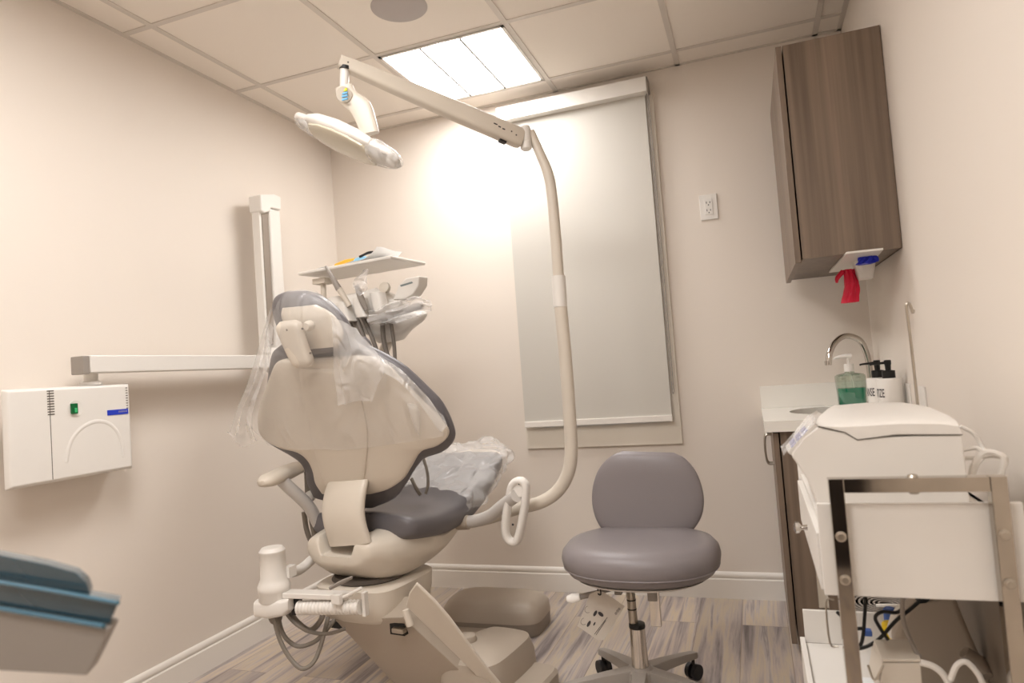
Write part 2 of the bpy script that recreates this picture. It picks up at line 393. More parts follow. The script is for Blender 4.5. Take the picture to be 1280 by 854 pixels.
obj('grille', B().lathe((-1.16, 2.268, CZ-.006), [(.004, -.001), (.06, -.001), (.1, 0), (.108, .004), (.108, .007)], n=48), 'speaker', t)

# ------------------------------------------------------------ roller blind
t = thing('roller_blind', 'light grey roller blind pulled down over the window, white headrail on top', 'blind', (-.76, YB-.02, .84))
obj('headrail', B().bx(-1.14, -.368, YB-.095, YB-.019, 2.425, 2.497), 'white', t, .003)
rows = []
for i in range(25):
    z = 2.44-(2.44-.865)*i/24; rows.append([(-1.125+.74*j/8, YB-.045+.0008*math.sin(j*1.3+i*.2), z) for j in range(9)])
b = B().grid(rows); bmesh.ops.solidify(b.bm, geom=b.bm.faces[:], thickness=.0015); obj('blind_fabric', b, 'fabric', t)
obj('bottom_bar', B().bx(-1.127, -.383, YB-.054, YB-.036, .838, .868), 'trim', t, .004)
b = B(); 
for x in (-.374, -.366): b.tube([(x, YB-.055, 2.44), (x, YB-.05, 1.6), (x, YB-.05, .98)], .0022, 6, 3)
b.tube([(-.374, YB-.05, .98), (-.370, YB-.05, .968), (-.366, YB-.05, .98)], .0022, 6)
obj('blind_chain', b, 'greyp', t)
obj('end_bracket', B().bx(-.368, -.362, YB-.09, YB-.02, 2.43, 2.495), 'greyp', t, .001)
# ------------------------------------------------------------ outlet
t = thing('wall_outlet', 'white duplex power outlet on the wall between blind and wall cabinet', 'outlet', (-.136, YB, 1.781))
obj('cover_plate', B().bx(-.176, -.096, YB-.007, YB, 1.781, 1.903), 'white', t, .003)
obj('receptacle', B().bx(-.154, -.118, YB-.010, YB-.006, 1.805, 1.880), 'white', t, .002)
b = B()
for z in (1.862, 1.825):
    b.bx(-.146, -.143, YB-.0108, YB-.0095, z-.004, z+.006).bx(-.130, -.127, YB-.0108, YB-.0095, z-.003, z+.005)
    b.cyl((-.136, YB-.0108, z-.011), (-.136, YB-.0095, z-.011), .0028, n=12)
obj('slots', b, 'dark', t)

# ------------------------------------------------------------ wall cabinet and glove dispenser
ux0, uy0, uy1, uz0, uz1 = .168, 2.54, 3.24, 1.443, 2.203
t = thing('wall_cabinet', 'dark walnut wall cabinet mounted high in the right corner', 'cabinet', (.33, 2.9, uz0))
b = B().bx(ux0+.024, XR-.002, uy0, uy0+.018, uz0, uz1).bx(ux0+.024, XR-.002, uy1-.018, uy1, uz0, uz1).bx(ux0+.024, XR-.002, uy0+.018, uy1-.018, uz0, uz0+.018).bx(ux0+.024, XR-.002, uy0+.018, uy1-.018, uz1-.018, uz1).bx(XR-.008, XR-.002, uy0+.018, uy1-.018, uz0, uz1)
obj('cabinet_body', b, 'wood', t, .0008, 1)
ym = (uy0+uy1)/2
for a, c in ((uy0, ym-.0015), (ym+.0015, uy1)): obj('door', B().bx(ux0, ux0+.019, a, c, uz0-.012, uz1), 'wood', t, .0008, 1)
t = thing('glove_dispenser', 'white glove dispenser mounted under the dark wall cabinet', 'dispenser', (.39, 2.8, uz0-.07))
def gp(px, py, dz=0): return P(px, py, Z=uz0-.004+dz)
q = [gp(1036, 340), gp(1058, 316), gp(1104, 311), gp(1085, 334)]
obj('mounting_plate', B().prism([V((p.x, p.y, uz0-.008)) for p in q], (0, 0, .007)), 'white', t, .001)
cxd, cyd = gp(1079, 325).x, gp(1079, 325).y
b = B().loft([sect((cxd, cyd, uz0-.008), (1, 0, 0), .036, (0, 1, 0), .05, 20, 6), sect((cxd, cyd, uz0-.05), (1, 0, 0), .03, (0, 1, 0), .042, 20, 6), sect((cxd, cyd, uz0-.075), (1, 0, 0), .024, (0, 1, 0), .035, 20, 6)])
obj('dispenser_cup', b, 'white', t, .003)
def glove(p, m, label, length, fing, wid=.019):
    """empty nitrile glove hanging out of the slot: gathered top, widening cuff or fingers"""
    t_ = B(); secs = []; n = 28
    for i in range(13):
        f = i/12; w_ = wid*(.72+.2*math.sin(f*2.2)+.5*f); secs.append([])
        for k in range(n):
            a = 2*math.pi*k/n; rp = 1+.22*math.sin(5*a+f*4)*(1-f*.3)+.09*math.sin(9*a+f*6)
            secs[-1].append(V(p)+V((math.cos(a)*w_*rp+.006*math.sin(f*4), math.sin(a)*.016*rp*(1+.5*f), -length*f)))
    t_.loft(secs)
    for dx, dl in fing: t_.tube([V(p)+V((dx*.4, 0, -.005)), V(p)+V((dx*.9, -.004, -dl*.6)), V(p)+V((dx, -.004, -dl))], [.009, .008, .004], 10)
    return tag(obj('glove', t_, m, bevel=0), label, 'glove')
pr = P(1060, 337, Y=2.74); glove(pr, 'red', 'crimson glove hanging down from the dispenser under the wall cabinet', .122, ((-.042, .045), (.04, .03)))
pb = P(1082, 318, Y=2.62); glove(pb, 'blue', 'deep blue glove poking out of the dispenser under the wall cabinet', .034, ((.034, .03), (-.022, .026), (.008, .036)), .020)

# ------------------------------------------------------------ base cabinet, worktop, sink, faucet
t = thing('base_cabinet', 'dark walnut base cabinet under the white worktop', 'cabinet', (.28, 3.0, 0))
by0, bz1 = 2.695, .835
b = B().bx(.070, XR-.002, by0, by0+.018, .055, bz1).bx(.070, XR-.002, YB-.03, YB-.016, .055, bz1).bx(.070, XR-.002, by0+.018, YB-.03, .055, .073).bx(.11, XR-.002, by0+.02, YB-.016, 0, .055).bx(XR-.01, XR-.002, by0+.018, YB-.03, .073, bz1).bx(.07, .10, by0+.018, YB-.03, bz1-.02, bz1)
obj('cabinet_body', b, 'wood', t, .0008, 1)
for a, c, hy in ((by0, 3.006, 2.99), (3.010, YB-.016, 3.03)):
    d = obj('door', B().bx(.046, .065, a, c, .057, bz1-.008), 'wood', t, .0008, 1)
    obj('handle', B().tube([(.046, hy, .79), (.022, hy, .785), (.016, hy, .73), (.022, hy, .675), (.046, hy, .67)], .0045, 10), 'steel', d)
wt = thing('worktop', 'white marbled worktop with backsplash over the base cabinet', 'worktop', (.26, 3.0, bz1))
sxc, syc, sra, srb = .275, 3.05, .15, .175
b = B(); n = 48; top, bot = .875, .835
x0, x1, y0, y1 = .018, XR-.001, 2.665, YB-.001
def hole(z): return [V((sxc+sra*math.cos(2*math.pi*i/n), syc+srb*math.sin(2*math.pi*i/n), z)) for i in range(n)]
def outer(z):
    r = []
    for i in range(n):
        a = 2*math.pi*i/n; c_, s_ = math.cos(a), math.sin(a)
        tx = ((x1-sxc) if c_ > 0 else (sxc-x0))/max(abs(c_), 1e-6); ty = ((y1-syc) if s_ > 0 else (syc-y0))/max(abs(s_), 1e-6)
        q_ = min(tx, ty); r.append(V((sxc+c_*q_, syc+s_*q_, z)))
    for cx_, cy_ in ((x0, y0), (x1, y0), (x0, y1), (x1, y1)):
        k = min(range(n), key=lambda i: (r[i]-V((cx_, cy_, z))).length); r[k] = V((cx_, cy_, z))
    return r
b.torusloft([outer(top), hole(top), hole(bot), outer(bot)])
obj('slab', b, 'counter', wt)
obj('backsplash', B().bx(.018, XR-.001, YB-.02, YB-.001, top, .975), 'counter', wt, .0015)
b = B().loft([[V((sxc+(sra+.004)*s_*math.cos(2*math.pi*i/n), syc+(srb+.004)*s_*math.sin(2*math.pi*i/n), z)) for i in range(n)] for s_, z in ((1.0, bot-.002), (1.0, .80), (.93, .735), (.75, .712), (.2, .705))], cap=False)
bmesh.ops.solidify(b.bm, geom=b.bm.faces[:], thickness=.002)
sk = thing('sink_basin', 'oval stainless steel sink basin set into the white worktop', 'sink', (sxc, syc, .70))
obj('bowl', b, 'steel', sk); obj('drain', B().lathe((sxc, syc, .703), [(.03, 0), (.03, .006), (.022, .008), (.004, .005)]), 'chrome', sk)
f0 = P(1086, 470, Y=3.23)
fb = V((f0.x, 3.24, top))
t = thing('faucet', 'chrome gooseneck faucet rising behind the sink', 'faucet', fb)
A_ = [P(1090, 500, Y=3.24), P(1088, 470, Y=3.235), P(1084, 445, Y=3.22), P(1075, 426, Y=3.20), P(1058, 420, Y=3.17), P(1045, 427, Y=3.14), P(1037.5, 440, Y=3.12), P(1035.5, 456, Y=3.11)]
A_[0] = V((A_[1].x+.002, 3.24, top+.05))
obj('spout', B().tube(A_, .0125, 16), 'chrome', t)
obj('base', B().lathe((A_[0].x, 3.24, top), [(.026, 0), (.026, .01), (.018, .016), (.018, .06), (.013, .064)]), 'chrome', t)
obj('lever', B().tube([A_[0]+V((.01, 0, .0)), A_[0]+V((.045, -.01, .012))], [.007, .005], 10), 'chrome', t)
obj('aerator', B().cyl(A_[-1]+V((0, 0, .016)), A_[-1]-V((0, 0, .002)), .0138), 'chrome', t)

# soap bottle with green liquid
s0 = P(1066, 508, Y=2.98); sb = V((s0.x, 2.98, top))
t = thing('hand_soap_bottle', 'clear square pump bottle of green liquid beside the sink', 'bottle', sb)
def bot(w_, z): return sect((sb.x, sb.y, z), (1, 0, 0), w_, (0, 1, 0), w_*.62, 28, 5)
b = B().loft([bot(.045, top+.001), bot(.049, top+.006), bot(.055, top+.132), bot(.054, top+.138), bot(.046, top+.144), bot(.018, top+.150), bot(.014, top+.165)])
obj('bottle_body', b, 'clear', t)
obj('liquid', B().loft([bot(.043, top+.004), bot(.047, top+.008), bot(.0505, top+.088), bot(.0505, top+.09)]), 'teal', t)
b = B().cyl((sb.x, sb.y, top+.155), (sb.x, sb.y, top+.185), .019, .018).cyl((sb.x, sb.y, top+.185), (sb.x, sb.y, top+.21), .006).tube([(sb.x+.012, sb.y, top+.214), (sb.x-.01, sb.y, top+.217), (sb.x-.045, sb.y, top+.212), (sb.x-.05, sb.y, top+.205)], [.010, .009, .005, .004], 10)
obj('pump', b, 'white', t)
obj('dip_tube', B().tube([(sb.x, sb.y, top+.16), (sb.x+.01, sb.y, top+.1), (sb.x+.02, sb.y, top+.012)], .0025, 6), 'trim', t)
# two white bottles with black pumps
def pump_bottle(pxc, Y, r, label, word, shift, hgt):
    c = P(pxc, 490, Y=Y); c = V((c.x, Y, top))
    t_ = thing('pump_bottle', label, 'bottle', c, 'white pump bottles by the sink')
    obj('bottle_body', B().lathe(c, [(r*.95, 0), (r, .004), (r, hgt-.008), (r*.94, hgt-.001), (.02, hgt), (.02, hgt+.004)], n=40), 'white', t_)
    b_ = B().lathe(c+V((0, 0, hgt)), [(.021, 0), (.021, .026), (.009, .028), (.010, .045), (.0115, .05), (.0115, .062), (.008, .064)], n=24).tube([c+V((0, 0, hgt+.055)), c+V((-.05, -.004, hgt+.052)), c+V((-.058, -.004, hgt+.049))], [.005, .0035, .003], 8)
    obj('pump', b_, 'black', t_)
    def wrap(x, y): a = (x+shift)/r; return V((c.x+math.sin(a)*(r+.0006), c.y-math.cos(a)*(r+.0006), c.z+hgt*.60+y))
    textmesh(word, .042, wrap, 'ink', 'lettering', t_, .42, .0003)
    return t_
pump_bottle(1113, 2.70, .041, 'white cylindrical pump bottle lettered in black, nearer the wall', 'SANITIZE', -.062, .132)
pump_bottle(1099.5, 2.80, .040, 'white pump bottle partly behind its twin, next to the green soap', 'CLEANSE', -.058, .132)
# two wall plates seen edge-on on the right wall
for px, nm in ((1134, 'white wall plate just behind the pump bottles, seen edge-on'), (1152, 'white wall plate right of the steel hook rod, seen edge-on')):
    p = P(px, 495, X=XR-.006)
    tag(obj('wall_plate', B().bx(XR-.006, XR-.0005, p.y-.038, p.y+.038, .89, .985), 'white', bevel=.002), nm, 'wall plate', 'wall plates on the right wall')
# instrument hook rod on the cart behind the steriliser
hk = [P(x, y, Y=1.858) for x, y in ((1147, 506), (1140, 440), (1134, 392), (1133, 381), (1136, 379.5), (1139, 385), (1141, 391), (1142, 387))]
hk[0] = hk[0]+(hk[0]-hk[1])*.75
hook = hk

# ------------------------------------------------------------ CART
cyn, cyf = 1.30, 1.90            # near and far frame planes
cart = thing('instrument_cart', 'white cart in a polished steel tube frame beside the right wall', 'cart', (.25, 1.6, 0))
def fr(px, py): return P(px, py, Y=cyn)
TL, TR = fr(1034, 598), fr(1256, 595); FLX, FRX = TL.x+.0, TR.x
tw = .024
ztop = TL.z
def frame_bars(y, b):
    b.bx(FLX, FLX+tw, y-tw/2, y+tw/2, 0.045, ztop).bx(FRX-tw, FRX, y-tw/2, y+tw/2, 0.03, ztop).bx(FLX+tw+.0002, FRX-tw-.0002, y-tw/2+.0003, y+tw/2-.0003, ztop-tw, ztop-.0002)
    return b
obj('frame', frame_bars(cyn, B()), 'frame', cart, .0012, 2)
obj('frame', frame_bars(cyf, B()), 'frame', cart, .0012, 2)
for px, py in ((1047, 671), (1053, 725), (1253, 669), (1260, 730)):
    p = P(px, py, Y=cyn-tw/2); sx_ = FLX+tw/2 if px < 1150 else FRX-tw/2
    obj('screw', B().lathe((sx_, cyn-tw/2, p.z), [(.009, 0), (.009, .0015), (.0055, .003), (.0055, .005), (.002, .005)], (0, -1, 0), 20), 'steel', cart)
mtp = (FLX+FRX)/2
obj('screw', B().lathe((mtp, cyn, ztop), [(.009, 0), (.007, .004), (.002, .005)], n=16), 'steel', cart)
obj('screw', B().lathe((mtp, cyn, ztop-tw), [(.009, 0), (.007, .004), (.002, .005)], (0, 0, -1), 16), 'steel', cart)
for x_ in (FLX+tw/2, FRX-tw/2):
    for y_ in (cyn, cyf):
        cst = obj('caster', B().cyl((x_-.009, y_, .025), (x_+.009, y_, .025), .025), 'black', cart, .002)
bxl = P(1020, 627, Y=cyn+.02).x; bxr = .392
zt, zb = .852, .692
obj('end_panel', B().bx(bxl, bxr, cyn+.014, cyn+.026, zb, zt), 'white', cart, .0015)
obj('end_panel', B().bx(bxl, bxr, cyf-.026, cyf-.014, zb, zt+.01), 'white', cart, .0015)
obj('tray', B().bx(bxl+.006, bxr, cyn+.026, cyf-.026, zt-.052, zt-.04).bx(bxr-.01, bxr, cyn+.026, cyf-.026, zb, zt-.04), 'white', cart, .001)
dr = obj('drawer', B().bx(bxl-.004, bxl+.012, cyn+.03, cyf-.03, zb+.005, zt-.055).bx(bxl+.012, bxr-.02, cyn+.035, cyf-.035, zb+.005, zb+.015), 'white', cart, .001)
kp = P(1003, 658, X=bxl-.004)
obj('knob', B().lathe((bxl-.004, 1.60, (zb+zt)/2-.03), [(.006, 0), (.005, .012), (.012, .018), (.013, .024), (.005, .028)], (-1, 0, 0), 20), 'chrome', dr)
# lower shelf box
l0 = P(1006, 765, Y=1.86)
zs = l0.z
obj('lower_shelf_board', B().bx(bxl-.02, bxr, cyf-.03, cyf-.018, zs-.08, zs), 'white', cart, .0015)
zsh = .30
obj('lower_shelf', B().bx(bxl-.02, bxr, cyn+.02, cyf-.03, zs-.092, zs-.08), 'white', cart, .0015)
obj('side_board', B().bx(bxl-.032, bxl-.02, cyn+.02, cyf-.02, zs-.25, zs-.07), 'white', cart, .0015)
obj('shade_board', B().bx(bxr-.012, bxr, cyn+.02, cyf-.03, .05, zb-.001), 'dtaupe', cart, .001)  # added dark board standing in for shade on the wall under the cart
hp = [P(1042, 745, Y=1.42), P(1034, 752, Y=1.42), P(1044, 798, Y=1.42), P(1051, 803, Y=1.42)]
obj('side_handle', B().tube([(FLX-.0, cyn+.10, hp[0].z), (FLX-.014, cyn+.10, hp[0].z-.006), (FLX-.014, cyn+.10, hp[3].z+.006), (FLX, cyn+.10, hp[3].z)], .0018, 8, 4), 'steel', cart)
zfl = zs-.08

# machine on the cart: profile in x-z pushed back along y
my0, my1 = 1.40, 1.84
def mp_(px, py, y=my0): v = P(px, py, Y=y); return v
st = thing('tabletop_steriliser', 'white rounded tabletop machine with hinged lid on the cart', 'machine', (.24, 1.6, zt-.04))
prof_px = [(1024, 640), (1018, 618), (1009, 600), (999, 584), (990, 571), (991, 566), (1004, 549), (1022, 534), (1040, 538), (1056, 541), (1072, 550), (1100, 547), (1140, 545), (1203, 544), (1206, 570), (1210, 600), (1213, 640)]
prof = [mp_(*q) for q in prof_px]
zmin = zt-.038
def shear(p, y): return V((p.x, y, p.z))
body = [V((p.x, my0, max(p.z, zmin))) for p in prof]
xfront = min(p.x for p in body); 
def clipx(x, y):
    lim = xfront+.085*sstep(my0+.09, my1, y); return max(x, lim)
def sstep(a, b_, x):
    t_ = max(0, min(1, (x-a)/(b_-a))); return t_*t_*(3-2*t_)
obj('housing', B().loft([[V((clipx(p.x, y), y, p.z)) for p in body] for y in (my0, my0+.04, my0+.09, my0+.14, my0+.2, my0+.26, my0+.34, my1)]), 'white', st, .004, 3, 40)
lid_px = [(1023, 533.5), (1056, 541), (1072, 550.5), (1121, 544), (1203, 544), (1199, 533), (1176, 530), (1121, 530), (1080, 533), (1050, 534)]
low = [mp_(*q) for q in lid_px[:5]]; up = [mp_(*q) for q in lid_px[5:]]
def lidsec(y, dz, inset):
    r = [V((p.x, y, p.z+.0015)) for p in low]
    for p in up:
        r.append(V((p.x, y, p.z+dz)))
    for q in r: q.x = max(q.x, xfront+.03+.10*sstep(my0+.02, my1, y))
    return r
secs = [lidsec(my0, 0, 0), lidsec(my0+.012, .008, 0), lidsec(my0+.06, .014, 0), lidsec(my0+.2, .019, 0), lidsec(my0+.34, .016, 0), lidsec(my1-.02, .006, 0), lidsec(my1, 0, 0)]
obj('lid', B().loft(secs), 'white', st, .0015, 2, 50)
a_ = low[0]
obj('lid_gap', B().tube([V((p.x, my0-.0004, p.z+.0005)) for p in low], .0011, 6, 4, smooth=False), 'groove', st)
# control panel film sleeve on sloping front
c1, c2 = mp_(991, 568), mp_(1021, 535)
d_ = (c2-c1).normalized(); nn = V((0, 1, 0)).cross(d_).normalized(); nn = nn if nn.x < 0 else -nn
cpn = obj('control_panel', B().ob((c1+c2)/2+V((0, .055, 0))+nn*.004, d_, (0, 1, 0), nn, (c2-c1).length/2+.004, .05, .004), 'white', st, .002)
b = B()
for i in range(3):
    for j in range(4): b.ob(c1+d_*(.014+.016*i)+V((0, .020+.022*j, 0))+nn*.0085, d_, (0, 1, 0), nn, .0065, .009, .0004)
obj('key_pads', b, 'lilac', cpn)
rows = []
for i in range(9):
    r = []
    for j in range(15):
        p = c1+d_*(-.012+((c2-c1).length+.024)*i/8)+V((0, -.012+.13*j/14, 0))+nn*(.012+.004*noise.noise(V((i*.9, j*.8, 3))))
        r.append(p)
    rows.append(r)
b = B().grid(rows); bmesh.ops.solidify(b.bm, geom=b.bm.faces[:], thickness=.0004)
tag(obj('plastic_sleeve', b, 'film2'), 'clear crinkled plastic sleeve over the white machine control panel', 'plastic sleeve')
# hook rod
obj('hook_rod', B().tube(hook, .0034, 8), 'steel', cart)
# white cables behind the machine
b = B()
b.tube([P(1200, 533, Y=1.66), P(1217, 542, Y=1.66), P(1227, 558, Y=1.66), P(1231, 568, Y=1.64), P(1222, 580, Y=1.6), P(1214, 600, Y=1.6)], .0042, 8)
b.tube([P(1203, 563, Y=1.55), P(1220, 560, Y=1.55), P(1230, 566, Y=1.54), P(1252, 568, Y=1.55), P(1258, 578, Y=1.56), P(1248, 596, Y=1.55)], .0042, 8)
b.tube([P(1205, 573, Y=1.52), P(1222, 572, Y=1.52), P(1240, 570, Y=1.52), P(1257, 572, Y=1.52)], .0042, 8)
b.tube([P(1213, 598, Y=1.50), P(1218, 580, Y=1.50), P(1230, 566, Y=1.50), P(1245, 567, Y=1.50), P(1254, 575, Y=1.50), P(1250, 598, Y=1.50)], .0055, 8)
tag(obj('power_cable', b, 'cable'), 'coiled white power cable behind the white machine', 'cable')

# things under the cart, on its lower shelf
def sh(px, py, Y): return P(px, py, Y=Y)
# slotted round grey basket
gc = sh(1108, 756, 2.1)
t = thing('desk_fan', 'round grey slotted grille lying under the cart behind black cables', 'fan', (gc.x, 2.1, 0))
obj('fan_body', B().lathe((gc.x, 2.1, gc.z-.14), [(.09, 0), (.11, .02), (.115, .13), (.108, .14)], n=40), 'white', t, .002)
b = B()
for r in (.02, .032, .044, .056, .068, .08, .092, .104): b.lathe((gc.x, 2.1, gc.z), [(r-.004, 0), (r-.004, .004), (r+.001, .004), (r+.001, 0)], n=40)
obj('grille', b, 'greyp', t)
obj('hub_clip', B().tube([(gc.x-.03, 2.06, gc.z+.008), (gc.x+.01, 2.05, gc.z+.014), (gc.x+.04, 2.06, gc.z+.008)], .006, 8), 'trim', t)
obj('stand', B().cyl((gc.x, 2.1, 0), (gc.x, 2.1, gc.z-.13), .05, .08), 'greyp', t)
# black cables
b = B()
b.tube([sh(1046, 765, 1.5), sh(1056, 775, 1.5), sh(1064, 785, 1.5), sh(1078, 786, 1.5)], .0035, 7)
b.tube([sh(1082, 742, 1.55), sh(1081, 770, 1.55), sh(1078, 800, 1.55), sh(1072, 812, 1.55)], .0035, 7)
b.tube([sh(1160, 742, 1.5), sh(1140, 760, 1.5), sh(1120, 776, 1.5), sh(1100, 798, 1.5), sh(1084, 808, 1.5), sh(1070, 812, 1.5)], .0035, 7)
b.tube([sh(1110, 800, 1.47), sh(1100, 785, 1.47), sh(1094, 772, 1.47), sh(1103, 765, 1.47), sh(1120, 766, 1.47), sh(1130, 760, 1.47)], .0035, 7)
tag(obj('power_cable', b, 'black'), 'tangle of thin black cables hanging under the cart', 'cable')
b = B().tube([sh(1238, 744, 1.5), sh(1248, 752, 1.5), sh(1250, 775, 1.5), sh(1252, 797, 1.5), sh(1247, 806, 1.5), sh(1255, 808, 1.5)], .003, 7)
tag(obj('power_cable', b, 'black'), 'single black cable hanging at the right frame post under the cart', 'cable')
# beige box
k0 = sh(1092, 828, 1.42)
def boxpx(name, m, quad, Y, depth, label, cat, bev=.004):
    q_ = [P(x, y, Y=Y) for x, y in quad]
    return tag(obj(name, B().prism(q_, (0, depth, 0)), m, bevel=bev, seg=3), label, cat)
t = thing('supply_box', 'beige hinged box standing in front under the cart', 'box', (k0.x, 1.45, zfl))
q_ = [P(x, y, Y=1.40) for x, y in ((1103, 829), (1151, 829), (1154, 870), (1098, 870))]
b = B().prism(q_, (0, .10, 0)); obj('box_body', b, 'shell', t, .003)
q2 = [P(1103, 828, Y=1.40), P(1151, 828, Y=1.40), P(1142, 803, Y=1.50), P(1092, 803, Y=1.50)]
obj('box_lid', B().loft([q2, [p+V((0, 0, .006)) for p in q2]]), 'shell', t, .002)
obj('side_flap', B().prism([P(1090, 808, Y=1.5), P(1103, 829, Y=1.40), P(1096, 850, Y=1.40), P(1086, 832, Y=1.48)], (.003, 0, 0)), 'shell', t)
obj('wire_latch', B().tube([P(1085, 832, Y=1.4), P(1093, 850, Y=1.38), P(1104, 832, Y=1.38)], .0022, 6), 'steel', t)
# tilted grey device
t = thing('curing_unit', 'large grey-beige device leaning at an angle under the cart', 'device', (.28, 1.62, 0))
q_ = [P(x, y, Y=1.56) for x, y in ((1133, 762), (1150, 748), (1194, 745), (1206, 775), (1222, 812), (1240, 850), (1240, 900), (1140, 900), (1128, 850), (1118, 800))]
obj('device_body', B().prism(q_, (0, .05, 0)), 'taupe', t, .012, 3, 20)
q_ = [P(x, y, Y=1.55) for x, y in ((1143, 746), (1170, 743), (1158, 754), (1148, 755))]
obj('device_window', B().prism(q_, (0, .012, 0)), 'black', t)
obj('device_foot', B().tube([P(1205, 815, Y=1.5), P(1222, 828, Y=1.5), P(1233, 846, Y=1.48)], [.012, .015, .012], 10), 'dtaupe', t)
q_ = [P(x, y, Y=1.62) for x, y in ((1112, 800), (1134, 800), (1140, 770), (1128, 764), (1118, 778))]
tag(obj('face_shield', B().prism(q_, (0, .05, 0)), 'white', bevel=.006), 'small white curved plastic piece behind the beige box under the cart', 'plastic part')
q_ = [P(x, y, Y=1.9) for x, y in ((1196, 740), (1216, 740), (1222, 812), (1236, 836), (1232, 850), (1205, 800))]
tag(obj('folded_panel', B().prism(q_, (0, .05, 0)), 'greyp', bevel=.01), 'tall pale grey panel standing behind the leaning device under the cart', 'panel')
b = B().tube([sh(1150, 828, 1.4), sh(1166, 833, 1.4), sh(1178, 842, 1.4), sh(1188, 858, 1.4)], .006, 8)
b.tube([sh(1188, 850, 1.38), sh(1196, 832, 1.38), sh(1208, 828, 1.38), sh(1222, 842, 1.38), sh(1230, 858, 1.38)], .005, 8)
tag(obj('power_cable', b, 'cable'), 'pale cable looping out beside the beige box under the cart', 'cable')
b = B().tube([sh(1128, 742, 1.44), sh(1129, 775, 1.44), sh(1140, 805, 1.43), sh(1150, 822, 1.42)], .004, 8)
tag(obj('grey_hose', b, 'greyp'), 'thin grey hose hanging in front of the leaning device', 'hose')
tag(obj('manual_booklet', B().bx(sh(1068, 815, 1.55).x, sh(1100, 815, 1.55).x, 1.40, 1.68, zfl+.001, zfl+.006), 'paper'), 'white printed booklet lying flat beside the beige box', 'booklet')
bk = (sh(1068, 815, 1.55).x, sh(1100, 815, 1.55).x)
o_ = bpy.data.objects['manual_booklet']; ORG['manual_booklet'] = ORG['manual_booklet']
obj('warning_mark', B().bx(bk[0]+.008, bk[0]+.03, 1.41, 1.43, zfl+.006, zfl+.0065), 'yellow', o_)
p = sh(1112, 762, 1.8); tag(obj('bottle_cap', B().lathe((p.x, 1.8, p.z-.03), [(.012, 0), (.014, .005), (.014, .03), (.01, .034)]), 'dblue'), 'blue cap among black cables under the cart', 'cap')
p = sh(1111, 785, 1.75); tag(obj('yellow_cap', B().lathe((p.x, 1.75, p.z-.02), [(.014, 0), (.015, .005), (.014, .03), (.01, .034)]), 'yellow'), 'small yellow cap behind the white curved piece under the cart', 'cap')
p = sh(1085, 790, 1.75); tag(obj('blue_tipped_pouch', B().bx(p.x-.012, p.x+.008, 1.74, 1.76, p.z-.008, p.z+.006), 'dblue', bevel=.004), 'small blue packet behind black cables under the cart', 'packet')

# ============================================================ WALL BOX and X-RAY ARM on the left wall
FX = XL+.12
def lw(px, py, x=FX): return P(px, py, X=x)
ya, yb = 1.402, 1.815; za, zb_ = .885, 1.187
wb = thing('xray_control_box', 'white wall-mounted control box with green switch on the left wall', 'control box', (XL, 1.6, za))
b = B().loft([[(XL, 1.50, za+.03), (XL, yb+.02, za+.03), (XL, yb+.02, zb_-.02), (XL, 1.50, zb_-.02)], [(FX-.045, ya+.035, za), (FX-.045, yb+.01, za), (FX-.045, yb+.01, zb_), (FX-.045, ya+.035, zb_)], [(FX-.02, ya-.02, za), (FX-.02, yb+.005, za), (FX-.02, yb+.005, zb_), (FX-.02, ya-.02, zb_)], [(FX, ya-.012, za+.008), (FX, yb-.012, za+.008), (FX, yb-.012, zb_-.006), (FX, ya-.012, zb_-.006)]])
obj('housing', b, 'white', wb, .006, 3)
yw = lw(64, 550).y
obj('panel_seam', B().bx(FX-.002, FX+.0006, yw-.001, yw+.001, za+.012, zb_-.01), 'groove', wb)
vv = B(); v0, v1 = lw(60, 489), lw(66, 518)
for i in range(10):
    z = v0.z+(v1.z-v0.z)*i/9; vv.bx(FX-.001, FX+.0008, v0.y-.004, v0.y+.018, z-.0018, z+.0018)
obj('vent', vv, 'groove', wb)
vv = B(); v0, v1 = lw(158, 485), lw(161, 510)
for i in range(9):
    z = v0.z+(v1.z-v0.z)*i/8; vv.bx(FX-.001, FX+.0008, v0.y-.004, v0.y+.003, z-.0015, z+.0015)
obj('vent', vv, 'groove', wb)
s = lw(92, 511)
swr = obj('switch_bezel', B().lathe((FX-.002, s.y+.006, s.z), [(.026, 0), (.026, .004), (.022, .003), (.004, .003)], (1, 0, 0), 32), 'white', wb)
sw = obj('switch', B().bx(FX, FX+.008, s.y-.012, s.y+.010, s.z-.017, s.z+.017), 'green', wb, .002)
obj('switch_patch', B().bx(FX+.008, FX+.0085, s.y-.002, s.y+.006, s.z-.012, s.z+.002), 'palegreen', sw)  # paler green patch on the switch face
l0, l1 = lw(134, 516), lw(160, 515)
lb = obj('blue_label', B().bx(FX-.001, FX+.0015, l0.y, l1.y, l0.z-.010, l0.z+.008), 'label', wb)
lb['label'] = 'blue label strip with small pale letters'
b = B(); y_ = (l0.y+l1.y)/2
random.seed(3)
for i in range(9):
    yy = y_+.002+(l1.y-y_-.006)*i/9; b.bx(FX+.0015, FX+.002, yy, yy+.0022, l0.z-.003, l0.z+.003).bx(FX+.0015, FX+.002, yy, yy+.004, l0.z+(-.003 if i % 2 else .002), l0.z+(-.002 if i % 2 else .003))
obj('label_print', b, 'lilac', lb)
# arch relief: a shallow raised band
ar = []
for px, py in ((83, 578), (86, 560), (93, 545), (105, 533), (120, 527), (135, 529), (146, 539), (152, 553), (155, 572)): ar.append(lw(px, py))
ar = [V((FX-.0137, p.y, p.z)) for p in ar]
obj('arch_relief', B().tube(ar, .0155, 16, 5), 'white', wb)
